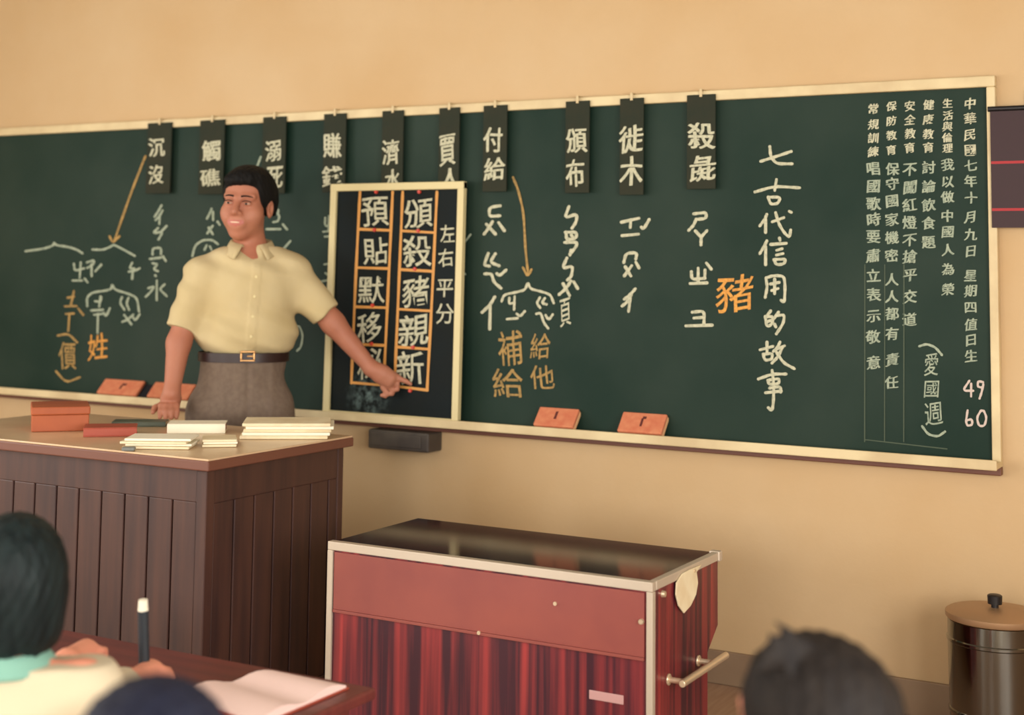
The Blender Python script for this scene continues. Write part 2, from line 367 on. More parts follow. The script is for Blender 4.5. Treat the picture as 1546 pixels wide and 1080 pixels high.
# left end of the board
c = Chalk(PB)
c.lines(*A1, [[(150,885),(260,870),(312,852),(318,832),(326,850),(400,860),(450,876),(482,897)], [(540,875),(600,878),(648,858),(664,846),(720,875),(787,912)],
 [(432,958),(437,1000),(492,985)], [(472,950),(466,1040)], [(425,1056),(480,1056)], [(495,1045),(512,1066)], [(508,950),(552,936),(545,965),(510,982)], [(535,960),(536,1030)], [(556,1002),(592,963)],
 [(772,952),(754,986),(792,985),(768,1004)], [(782,1000),(816,985)]], 3.2)
c.lines(*A2, [[(752,40),(800,30)], [(775,35),(772,82)], [(510,240),(508,190),(540,160),(622,150),(650,140),(655,112),(670,145),(740,165),(800,190),(812,272)],
 [(556,212),(588,216),(592,190)], [(588,184),(580,242)], [(533,266),(602,262)], [(550,291),(602,285)], [(572,285),(570,397)], [(606,280),(620,302),(642,253)],
 [(712,188),(700,222),(727,262)], [(750,193),(738,225),(754,262)], [(725,292),(768,347)], [(778,290),(745,320),(715,332)], [(778,308),(790,326),(816,288)],
 [(915,92),(915,206)], [(865,136),(902,124),(878,160),(850,186)], [(960,114),(930,142),(973,182)]], 3.4)
c.lines(*A1, [[(942,618),(925,650),(903,684)], [(948,648),(928,685),(908,704)], [(932,672),(930,726)], [(922,750),(890,782),(952,770),(925,817)], [(972,738),(944,768)], [(890,905),(891,868),(941,864),(940,902)], [(875,930),(940,922)], [(950,915),(968,942)], [(890,955),(921,960),(895,990),(922,1002)], [(905,1025),(910,1030)]], 3.4)
c.build('phonetic_writing', M['chalk_soft'], cb)
c = Chalk(PB, .0022)
c.line([(220, 236), (197, 295), (174, 362)], 3.2); c.line([(166, 357), (171, 367), (181, 357)], 3.4)
c.build('arrow_drawing', M['chalk_tan'], cb, 'tan chalk arrow at the left end of the board')
c = Chalk(PB)
c.lines(*A2, [[(395,192),(432,185)], [(432,153),(414,237)], [(380,242),(447,240)], [(385,286),(432,284)], [(406,285),(400,384)], [(458,255),(487,292)], [(338,412),(400,400),(452,452)], [(328,620),(388,687),(467,655)]], 3.2)
c.char('價', 90, 517, 116, 558); c.build('tan_writing', M['chalk_tan'], cb)
Chalk(PB).char('姓', 132, 505, 162, 544).build('orange_word_writing', M['chalk_orange'], cb, 'orange chalk character 姓')
c = Chalk(PB)
c.lines(*A4, [[(392,418),(378,455),(358,492)], [(402,440),(404,502)], [(400,545),(360,602)], [(370,558),(402,608)], [(436,514),(452,537)], [(250,770),(270,690),(330,650),(400,650),(440,682)], [(340,724),(356,690)], [(380,698),(392,722)],
 [(850,432),(892,425),(880,460),(897,472),(885,512),(850,518)], [(800,570),(902,570)], [(920,534),(952,572)], [(930,712),(977,658)], [(725,118),(757,35)]], 3.4)
c.lines(*A3, [[(430,690),(427,740),(472,735)], [(452,680),(450,762)], [(418,772),(474,766)], [(428,800),(472,798),(462,850)], [(424,962),(470,955)], [(430,1012),(474,1042)], [(410,1060),(470,1050)], [(1240,835),(1276,788)], [(1236,1010),(1246,1020)]], 3.2)
c.line([(443, 497), (452, 491), (458, 506), (455, 524), (449, 530)], 3)
c.build('phonetic_writing', M['chalk_soft'], cb)
# columns of small writing at the right end
def column(cx, items, size, m, label=None):
    c = Chalk(PB)
    for ch, y in items: c.char(ch, cx-size/2, y-size/2*.96, cx+size/2, y+size/2*.98, em=True, bold=.03)
    return c.build('column_writing', m, cb, label)
glyphs.off = .006
glyphs.c.clear()
column(1319, [('常',164),('規',188),('訓',208),('練',229)], 16, M['chalk'])
column(1346, [('保',160),('防',182),('教',204),('育',226)], 15, M['chalk'])
column(1374, [('安',160),('全',181),('教',202),('育',223)], 16, M['chalk'])
column(1402, [('健',158),('康',180),('教',202),('育',223)], 16, M['chalk'])
column(1431, [('生',156),('活',174),('與',191),('倫',208),('理',224)], 15, M['chalk'])
column(1465, [('中',156),('華',179),('民',203),('國',226)], 18, M['chalk'])
glyphs.off = .004; glyphs.c.clear()
column(1319, [('唱',254),('國',281),('歌',307),('時',331),('要',357),('肅',386),('立',416),('表',445),('示',477),('敬',508),('意',548)], 21, M['chalk_soft'], 'left column of small chalk writing')
column(1347, [('保',255),('守',278),('國',303),('家',331),('機',358),('密',386),('人',422),('人',447),('都',474),('有',504),('責',543),('任',577)], 20, M['chalk_soft'])
column(1374, [('不',255),('闖',282),('紅',309),('燈',336),('不',362),('搶',388),('平',415),('交',448),('道',482)], 21, M['chalk_soft'])
column(1402, [('討',253),('論',281),('飲',309),('食',337),('題',365)], 20, M['chalk_soft'])
column(1431, [('我',249),('以',274),('做',297),('中',326),('國',350),('人',377),('為',406),('榮',437)], 19, M['chalk_soft'])
column(1466, [('七',250),('年',273),('十',299),('月',327),('九',354),('日',379),('星',416),('期',439),('四',464),('值',490),('日',513),('生',538)], 19, M['chalk_soft'])
c = Chalk(PB)
c.char('愛', 1396, 533, 1417, 567).char('國', 1396, 575, 1418, 600).char('週', 1396, 607, 1423, 641)
c.lines(*AR, [[(508,155),(560,138),(622,162),(668,217)], [(528,722),(570,780),(640,796),(690,760)]], 3.6)
c.build('column_writing', M['chalk_soft'], cb)
c = Chalk(PB)
c.lines(*AR, [[(862,400),(815,470),(890,470)], [(875,420),(875,510)], [(960,410),(925,400),(920,440),(955,450),(965,410),(950,480),(935,525)],
 [(850,610),(838,690),(850,720),(885,710),(880,670),(845,680)], [(945,610),(915,660),(930,720),(970,720),(985,660),(965,610),(945,612)]], 3.4)
c.build('number_writing', M['chalk_pink'], cb, 'pale pink chalk numbers 49 and 60')
c = Chalk(PB)
for x in (1306, 1336, 1365): c.line([(x, 400), (x-.3, 667)], 1.6)
c.line([(1306, 664), (1430, 678)], 1.6)
c.build('ruled_lines', M['chalk_faint'], cb)

# ------------------------------------------------------------------ hanging word cards
glyphs.off = .006; glyphs.c.clear()
CARDS = [('沉沒', 223, 256, 183, 292, (225,208,249,236), (225,250,247,278)), ('觸礁', 302, 336, 181, 293, (306,212,333,243), (303,255,332,281)),
 ('溺死', 397, 429, 180, 292, (401,212,424,243), (403,252,427,284)), ('賺錢', 489, 520, 176, 290, (489,201,516,238), (486,251,516,283)),
 ('濟水', 577, 607, 173, 290, (578,210,603,248), (581,256,604,286)), ('賈人', 663, 692, 169, 288, (664,203,688,250), (664,254,694,283)),
 ('付給', 730, 764, 163, 289, (731,193,759,230), (731,238,762,272)), ('頒布', 854, 889, 158, 291, (855,194,886,231), (855,241,882,283)),
 ('徙木', 936, 971, 154, 294, (934,189,970,230), (936,237,970,281)), ('殺彘', 1037, 1080, 147, 285, (1039,185,1079,225), (1041,234,1080,273))]
YC = -.0385
for txt, x0, x1, y0, y1, g1, g2 in CARDS:
    a = U(x0, y0+8, 1, YC); b = U(x1, y1, 1, YC); cx = (a[0]+b[0])/2
    t = empty('word_card', (cx, YC, b[2])); wd = (b[0]-a[0])/2; h = ZT+.020-b[2]
    tag(t, 'narrow dark hanging word card lettered %s along the board top' % txt, 'word card', 'word cards hung along the board top')
    MB().box(-wd, wd, 0, .006, 0, h).build('card', M['card'], t, bevel=.001)
    MB().box(-.005, .005, -.0035, .0, h-.008, h+.016).box(-.005, .005, -.0035, .037, h+.016, h+.019).build('hook', M['cream'], t, bevel=.001)
    c = Chalk(lambda px, py: U(px, py, 1, YC)-np.array((cx, YC, b[2])), .001)
    c.char(txt[0], *g1, wob=.7, bold=.022).char(txt[1], *g2, wob=.7, bold=.022)
    c.build('lettering', M['chalk'], t)

# ------------------------------------------------------------------ small framed board leaning on the tray
ytop, ybot = -.056, -.076
def PS(px, py):                     # plane of the small board's face
    lo = np.array((0, ybot, ZB-.008)); hi = np.array((0, ytop, ZB+.83))
    e = hi-lo; nrm = np.array((0, -e[2], e[1])); nrm /= np.linalg.norm(nrm)
    d = RV*(px-CX)/FPX-UV*(py-CY)/FPX+FV
    return CAM+d*(nrm@(lo-CAM)/(nrm@d))
NS = np.array((0, -(.838), (ytop-ybot))); NS /= np.linalg.norm(NS)
tl, tr, bl, br = PS(506, 276), PS(705, 277), PS(485, 622), PS(691, 639)
xl, xr = (tl[0]+bl[0])/2, (tr[0]+br[0])/2; zt = (tl[2]+tr[2])/2; zb = ZB-.007
sb = empty('framed_slate', ((xl+xr)/2, ybot, zb))
tag(sb, 'small black slate in a cream frame leaning on the chalk tray', 'slate board')
up = np.array((0, ytop-ybot, .838)); up /= np.linalg.norm(up); Hs = (zt-zb)/up[2]; W2 = (xr-xl)/2
sbo = np.array(sb.location)
def slab(mb, x0, x1, h0, h1, d0, d1):   # box in the board's own leaning frame; d is depth behind the face
    P = lambda x, h, d: np.array((x, 0, 0))+up*h-NS*d
    return mb.hexa([P(x0, h0, d0), P(x1, h0, d0), P(x1, h0, d1), P(x0, h0, d1)], [P(x0, h1, d0), P(x1, h1, d0), P(x1, h1, d1), P(x0, h1, d1)])
slab(MB(), -W2+.01, W2-.01, .0, Hs-.01, 0, .008).build('slate', M['slate'], sb)
fw = .027
slab(MB(), -W2, -W2+fw, 0, Hs, -.012, .012).build('side_frame', M['pale'], sb, bevel=.003)
slab(MB(), W2-fw, W2, 0, Hs, -.012, .012).build('side_frame', M['pale'], sb, bevel=.003)
slab(MB(), -W2, W2, Hs-fw, Hs+.001, -.013, .012).build('top_frame', M['pale'], sb, bevel=.003)
slab(MB(), -W2, W2, 0, .012, -.010, .012).build('bottom_frame', M['pale'], sb, bevel=.003)
PSl = lambda px, py: PS(px, py)-sbo
nt = M['slate'].node_tree; bs = nt.nodes['Principled BSDF']; src = bs.inputs['Base Color'].links[0].from_socket      # smear of chalk dust at the lower left
tc = nt.nodes.new('ShaderNodeTexCoord'); vd = nt.nodes.new('ShaderNodeVectorMath'); vd.operation = 'DISTANCE'; vd.inputs[1].default_value = tuple(PSl(556, 598))
nt.links.new(tc.outputs['Object'], vd.inputs[0]); mr = nt.nodes.new('ShaderNodeMapRange'); mr.inputs['From Min'].default_value = .11; mr.inputs['From Max'].default_value = .01
nt.links.new(vd.outputs['Value'], mr.inputs['Value']); nz = nt.nodes.new('ShaderNodeTexNoise'); nz.inputs['Scale'].default_value = 38; nz.inputs['Detail'].default_value = 6
nt.links.new(tc.outputs['Object'], nz.inputs['Vector']); ml = nt.nodes.new('ShaderNodeMath'); ml.operation = 'MULTIPLY'; n2 = nt.nodes.new('ShaderNodeMapRange'); n2.inputs['From Min'].default_value = .42; n2.inputs['From Max'].default_value = .7; nt.links.new(nz.outputs['Fac'], n2.inputs['Value']); nt.links.new(mr.outputs[0], ml.inputs[0]); nt.links.new(n2.outputs[0], ml.inputs[1])
mx = nt.nodes.new('ShaderNodeMixRGB'); nt.links.new(ml.outputs[0], mx.inputs[0]); nt.links.new(src, mx.inputs[1]); mx.inputs[2].default_value = (*srgb(104, 122, 118), 1); nt.links.new(mx.outputs[0], bs.inputs['Base Color'])
S4 = (480, 260, 2.842)
def chalkS(lift): c = Chalk(PSl, lift); c.n = NS; return c
glyphs.off = .008; glyphs.c.clear()
def box4(x0, y0, x1, y1): return (480+x0/2.842, 260+y0/2.842, 480+x1/2.842, 260+y1/2.842)
for strokes, nm in (([[(182,85),(165,420),(145,905)], [(322,85),(304,480),(284,905)], [(176,245),(314,250)], [(168,410),(306,414)], [(160,578),(298,582)], [(152,738),(291,744)], [(145,903),(285,915)]], 'left'),
                    ([[(365,85),(348,500),(330,922)], [(512,85),(492,520),(470,935)], [(360,252),(504,260)], [(352,418),(496,426)], [(344,588),(488,596)], [(338,750),(479,760)], [(330,918),(472,936)]], 'right')):
    chalkS(.002).lines(*S4, strokes, 4.0).build('ruled_grid', M['grid'], sb, 'orange ruled grid of five cells, %s' % nm)
c = chalkS(.0012)
for ch, bx in (('預', (190,110,305,235)), ('貼', (195,280,300,395)), ('默', (175,445,290,562)), ('移', (170,605,275,730)), ('秘', (170,757,275,888))): c.char(ch, *box4(*bx), wob=.8)
c.build('lettering', M['chalk'], sb, 'white chalk characters in the left grid')
c = chalkS(.0012)
for ch, bx in (('頒', (370,115,495,242)), ('殺', (365,275,487,408)), ('豬', (363,450,477,577)), ('親', (345,610,477,747)), ('新', (338,770,457,912))): c.char(ch, *box4(*bx), wob=.8)
c.build('lettering', M['chalk'], sb, 'white chalk characters in the right grid')
c = chalkS(.0012)
for ch, bx in (('左', (525,225,587,302)), ('右', (518,330,583,407)), ('平', (510,460,580,537)), ('分', (505,565,583,652))): c.char(ch, *box4(*bx), wob=.8)
c.build('lettering', M['chalk'], sb, 'white chalk note 左右平分 at the right')
for (x, y), wh in zip([(252,85),(245,248),(236,572),(232,737),(437,85),(432,252),(418,416),(410,752),(398,938)],
        ['at the top of the left grid', 'below 預 on the left grid', 'below 默 on the left grid', 'below 移 on the left grid', 'at the top of the right grid', 'below 頒 on the right grid', 'below 殺 on the right grid', 'below 親 on the right grid', 'on the bottom line of the right grid']):
    p = PS(480+x/2.842, 260+y/2.842)
    o = empty('magnet', p+NS*.0022)
    tag(MB().tube((0, 0, 0), tuple(NS*.006), .0075, .006, 14).build('magnet', M['red'], None, smooth=True), 'small red round magnet %s' % wh, 'magnet', 'red magnets on the slate')
    ob = COL.objects[-1]; ob.location = o.location; bpy.data.objects.remove(o)

# ------------------------------------------------------------------ orange felt blocks standing on the chalk tray
def felt(px0, px1, top, label, mark, black_back):
    yb, yt = -.082, -.026
    pb0 = U(px0, 650 if px0 > 700 else 598, 1, yb); pb1 = U(px1, 650 if px0 > 700 else 598, 1, yb)
    x0, x1 = pb0[0], pb1[0]; z0 = ZB-.0075
    t = empty('felt_eraser', ((x0+x1)/2, yb, z0)); hw = (x1-x0)/2; h = top; e = np.array((0, yt-yb, h)); e /= np.linalg.norm(e); n = np.array((0, -e[2], e[1])); H = math.hypot(h, yt-yb)
    P = lambda x, s, d: np.array((x, 0, 0))+e*s+n*d+np.array((0, .012, 0))
    bxx = lambda mb, a, b, s0, s1, d0, d1: mb.hexa([P(a, s0, d0), P(b, s0, d0), P(b, s0, d1), P(a, s0, d1)], [P(a, s1, d0), P(b, s1, d0), P(b, s1, d1), P(a, s1, d1)])
    bxx(MB(), -hw, hw, .006, H, 0, .014).build('felt_face', M['orange_card'], t, bevel=.004)
    bxx(MB(), *((-hw*.6, hw*1.42) if black_back else (-hw, hw)), .006, H*(.93 if black_back else 1), -.014, -.0005).build('felt_back', M['orange_pale'] if not black_back else M['felt_black'], t, bevel=.003)  # black felt side of the left blocks reaches past the orange face
    mk = MB()
    for a, b, s0, s1 in mark: bxx(mk, a*hw, b*hw, s0*H, s1*H, .0141, .0146)
    mk.build('mark', M['ink'], t)
    tag(t, label, 'eraser', 'felt blocks on the chalk tray')
felt(803, 863, .062, 'orange felt block with one dark stroke, just right of the small slate', [(-.08, .04, .42, .8)], False)
felt(930, 997, .064, 'orange felt block with a bent dark stroke, rightmost on the chalk tray', [(-.06, .04, .35, .72), (-.02, .14, .7, .82)], False)
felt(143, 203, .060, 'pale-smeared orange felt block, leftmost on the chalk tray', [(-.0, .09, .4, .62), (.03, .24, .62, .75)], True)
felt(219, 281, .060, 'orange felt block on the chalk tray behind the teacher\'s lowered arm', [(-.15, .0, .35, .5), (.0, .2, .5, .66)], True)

# box under the tray
a = U(557, 640, 1, -.09); b = U(648, 665, 1, -.09)
t = empty('chalk_box', ((a[0]+b[0])/2, -.05, ZB-.12)); hw = (b[0]-a[0])/2
MB().box(-hw, hw, -.045, .0495, .0, .069).build('box_body', M['grey_box'], t, bevel=.006)
MB().box(-hw+.012, hw-.03, -.049, -.044, .012, .058).build('drawer_front', M['grey_box'], t, bevel=.003)
tag(t, 'small dark grey box fixed under the chalk tray below the slate', 'box')

# maroon wall chart at the right end
ch = empty('wall_chart', (.0, -.034, 1.40)); p0 = U(1495, 165, 1, -.034); p1 = U(1499, 344, 1, -.034); xc = max(p0[0], -.005)
h = p0[2]-p1[2]; ch.location = (xc, -.034, p1[2])
MB().box(0, .24, -.004, 0, 0, h).build('chart_sheet', M['chart'], ch)
rr = MB()
for fz in (.14, .535): rr.box(0.001, .239, -.0052, -.0041, h*fz, h*fz+.008)
rr.build('red_rule', M['chart_red'], ch)
MB().tube((-.006, -.002, h), (.246, -.002, h), .008).build('top_rod', M['black'], ch, smooth=True)
MB().box(.115, .125, -.002, .033, h+.006, h+.05).build('hanger', M['black'], ch)
tag(ch, 'dark maroon wall chart with red rules at the right end of the board', 'chart')

# ------------------------------------------------------------------ teacher's podium
PX, PF, PBk, PZ = -2.02779*K, -1.45935*K, -.75042*K, .85208*K
PL = -3.1
pd = empty('podium', (PX, PF, 0))
tag(pd, 'large brown plank-sided teacher\'s podium with a pale glossy top, left', 'podium')
D = PBk-PF; Wd = PX-PL
MB().box(-Wd-.02, .022, -.02, D+.02, PZ-.006, PZ).build('table_top', M['podium_top'], pd, bevel=.002)
MB().box(-Wd-.022, .025, -.023, D+.023, PZ-.034, PZ-.0055).build('top_edge', M['edge'], pd, bevel=.004)
MB().box(-Wd+.012, -.012, .012, D-.012, .01, PZ-.034).build('carcass', M['groove'], pd)
pl = MB(); x = -.035; n = 0
while x > -Wd: pl.box(max(x-.0845, -Wd), x, -.0, .0125, .06, PZ-.125); x -= .091
pl.box(-Wd, -.034, -.0, .0125, PZ-.126, PZ-.0345).box(-Wd, -.034, -.002, .0125, .0, .06)
pl.build('front_panel', M['podium'], pd, bevel=.003)
pl = MB(); y = .035
while y < D-.04: pl.box(-.0125, 0, y, min(y+.084, D-.03), .06, PZ-.13); y += .091
pl.box(-.0125, 0, .03, D, PZ-.131, PZ-.0345).box(-.0125, .002, .03, D, .0, .06)
pl.build('side_panel', M['podium'], pd, bevel=.003)
MB().box(-.033, .004, -.004, .033, 0, PZ-.0345).build('corner_post', M['podium'], pd, bevel=.004)
MB().box(-.03, .003, D-.03, D, 0, PZ-.0345).build('corner_post', M['podium'], pd, bevel=.004)

# things on the podium
def on_top(px, py): return U(px, py, 2, PZ)
def item(name, px0, px1, py, dep, h, mat_, label, cat, rz=0, cover=None, pages=None, group=None, layers=0, lift=0):
    a = on_top(px0, py); b = on_top(px1, py); L = math.dist(a, b); c = (a+b)/2; ang = math.atan2(b[1]-a[1], b[0]-a[0])+rz
    t = empty(name, (c[0], c[1], PZ+.0006+lift), ang)
    if cover is None and not layers:
        MB().box(-L/2, L/2, 0, dep, 0, h).build('body', mat_, t, bevel=.004)
    elif layers:
        for k in range(layers):
            r = random.Random(k*7+int(px0)); ox, oy = r.uniform(-.012, .012), r.uniform(-.012, .012)
            MB().box(-L/2+ox, L/2+ox, oy, dep+oy, h*k/layers+.0004, h*(k+1)/layers).build('sheet_bundle', [M['paper'], M['paper_white']][k % 2], t, bevel=.002)
    else:
        MB().box(-L/2+.003, L/2-.003, .004, dep, .003, h-.003).build('pages', pages, t)
        MB().box(-L/2, L/2, 0, dep, 0, .003).box(-L/2, L/2, 0, dep, h-.003, h).box(-L/2, L/2, 0, .0035, .003, h-.003).build('cover', cover, t, bevel=.001)
    tag(t, label, cat, group); return t
# carton: box with lid
def carton():
    a = on_top(47, 653); b = on_top(134, 651); L = math.dist(a, b); c = (a+b)/2; ang = math.atan2(b[1]-a[1], b[0]-a[0])
    t = empty('carton', (c[0], c[1], PZ+.0006), ang)
    MB().box(-L/2, L/2, 0, .2, 0, .052).build('tray', M['brown_box'], t, bevel=.003)
    MB().box(-L/2-.003, L/2+.003, -.003, .203, .0525, .078).build('lid', M['brown_box'], t, bevel=.004)
    tag(t, 'orange-brown flat carton at the left end of the podium top', 'box')
carton()
item('book', 126, 206, 660, .12, .028, None, 'red-brown book lying behind loose papers on the podium', 'book', .12, M['red_book'], M['paper'])
item('book', 168, 250, 645, .09, .016, None, 'grey-green book lying by the teacher\'s resting hand', 'book', 0, M['green_book'], M['paper'])
item('paper_stack', 186, 288, 679, .13, .03, None, 'loose cream papers stacked at the podium\'s front edge', 'papers', -.08, layers=4)
item('paper_stack', 306, 358, 676, .12, .022, None, 'low stack of pale papers in the middle of the podium top', 'papers', .1, layers=3)
item('book', 252, 340, 655, .11, .03, None, 'cream book with a reddish spine band behind the middle papers', 'book', .02, M['paper_white'], M['red_book'])
item('paper_stack', 367, 500, 664, .19, .05, None, 'thick cream stack of exercise books at the right end of the podium', 'papers', 0, layers=5)
item('chalk_case', 183, 203, 682, .03, .011, M['blue_grey'], 'tiny blue-grey case at the podium\'s front edge', 'case')

# ------------------------------------------------------------------ low rosewood cabinet
CX0, CX1, CF, CB, CZ = -1.65533*K, -.62029*K, -1.33117*K, -.84647*K, .62*K
cbn = empty('cabinet', (CX0, CF, 0)); Wc = CX1-CX0; Dc = CB-CF
tag(cbn, 'low dark red wood-grain cabinet with aluminium edges in front of the wall', 'cabinet')
zk = U(1083, 945, 0, CX1)[2]; zk2 = U(1070, 985, 0, CX1)[2]
poly = [(0, 0, 0.0), (0, Dc-.075, 0.0), (0, Dc-.075, zk2), (0, Dc, zk), (0, Dc, CZ-.018), (0, 0, CZ-.018)]
pb = MB().prism(poly, (Wc, 0, 0)); pb.build('carcass', M['rose'], cbn, bevel=.003)
MB().box(-.002, Wc+.002, -.002, Dc+.002, CZ-.0178, CZ).build('top', M['rose_top'], cbn, bevel=.002)
zl = U(503, 919, 1, CF)[2]
MB().box(.018, Wc-.018, -.005, -.0002, zl, CZ-.024).build('upper_panel', M['rose_panel'], cbn, bevel=.001)
MB().box(.018, Wc-.018, -.008, -.0002, zl-.008, zl-.0002).build('panel_rail', M['rose_panel'], cbn, bevel=.001)
tw = .018
for nm, bx in (('front_trim', (-.004, Wc+.004, -.006, tw, CZ-.02, CZ+.003)), ('side_trim', (Wc-tw+.004, Wc+.005, tw, Dc+.004, CZ-.019, CZ+.003)),
               ('upright_trim', (-.004, tw-.004, -.007, .004, 0, CZ-.0202)), ('upright_trim', (Wc-tw+.006, Wc+.005, -.007, .012, 0, CZ-.0202))):
    MB().box(*bx).build(nm, M['alu'], cbn, bevel=.002)
MB().box(Wc-.022, Wc+.009, Dc-.012, Dc+.012, CZ-.022, CZ+.005).build('corner_cap', M['alu'], cbn, bevel=.004)
def side(px, py): p = U(px, py, 0, CX1); return p-np.array((CX0, CF, 0))
s1, s2 = side(1000, 897), side(1053, 993)
for px, py in ((1000, 897),):
    p = side(px, py); MB().tube(p, p+np.array((.008, 0, 0)), .009, .007).build('stud', M['bright'], cbn, smooth=True)
p = U(970, 938, 1, CF)-np.array((CX0, CF, 0)); MB().tube(p+np.array((0, -.0051, 0)), p+np.array((0, -.012, 0)), .007, .006).build('stud', M['bright'], cbn, smooth=True)
for px, py in ((840, 911), (725, 955)):
    p = U(px, py, 1, CF)-np.array((CX0, CF, 0)); MB().tube(p+np.array((0, -.0051, 0)), p+np.array((0, -.009, 0)), .005).build('stud', M['bright'], cbn, smooth=True)
h1, h2 = side(1008, 1029), side(1053, 995)
hd = MB(); off = np.array((.045, 0, 0))
z_ = (h1[2]+h2[2])/2; h1[2] = h2[2] = z_
hd.tube(h1, h1+off, .007).tube(h2, h2+off, .007).tube(h1, h1+np.array((.006, 0, 0)), .014).tube(h2, h2+np.array((.006, 0, 0)), .014)
d = h2-h1; hd.tube(h1+off-d*.1, h2+off+d*.45, .009)
hd.build('handle_bar', M['bright'], cbn, smooth=True, bevel=.002)
p0 = U(890, 1050, 1, CF); p1 = U(942, 1067, 1, CF)
MB().box(p0[0]-CX0, p1[0]-CX0, -.004, -.0002, p1[2]+.004, p1[2]+.026).build('name_plate', mat('plate', (196, 150, 146), .5), cbn, bevel=.002)
# leaf-shaped paper tag hung from the side edge
X = CX1+.006
cpt = U(1035, 890, 0, X); tagp = empty('paper_tag', (X, cpt[1], cpt[2]))
outl = [(1057, 853), (1050, 864), (1052, 880), (1049, 898), (1041, 915), (1031, 926), (1023, 915), (1019, 898), (1020, 880), (1029, 866), (1040, 860)]
pp = [U(x, y, 0, X)-np.array(tagp.location) for x, y in outl]
MB().prism(pp, (.004, 0, 0)).build('leaf', M['paper'], tagp, bevel=.001)
q = U(1046, 862, 0, X)-np.array(tagp.location)
MB().tube(q, q+np.array((.008, 0, 0)), .004).build('pin', M['bright'], tagp, smooth=True)
tag(tagp, 'pale leaf-shaped tag hanging on the right side of the low cabinet', 'tag')

# ------------------------------------------------------------------ steel bucket with lid
bc = U(1500, 925, 1, -.30*K); R_ = .128
bk = empty('steel_bucket', (bc[0]+.004, bc[1], 0)); hz = bc[2]
MB().lathe((0, 0, 0), [(R_*.94, 0), (R_*.955, .01), (R_*.96, .1), (R_*.985, hz*.8), (R_*1.01, hz*.8+.003), (R_*1.01, hz*.8+.01), (R_*.985, hz*.8+.013), (R_*.985, hz-.02), (R_*.97, hz-.018)], 64).build('body', M['steel'], bk, smooth=True)
MB().lathe((0, 0, 0), [(R_*1.0, hz-.017), (R_*1.03, hz-.012), (R_*1.03, hz), (R_*.98, hz+.004), (R_*.4, hz+.013), (.012, hz+.014)], 64).build('lid', M['lid'], bk, smooth=True)
MB().lathe((0, 0, 0), [(.010, hz+.013), (.010, hz+.022), (.019, hz+.024), (.020, hz+.046), (.016, hz+.049)], 24).build('knob', M['black'], bk, smooth=True)
MB().lathe((0, 0, 0), [(R_*.965, .12), (R_*.985, .125), (R_*.985, .132), (R_*.965, .137)], 64).build('hoop', M['steel'], bk, smooth=True)
tag(bk, 'polished steel bucket with a flat lid and black knob by the wall', 'bucket')

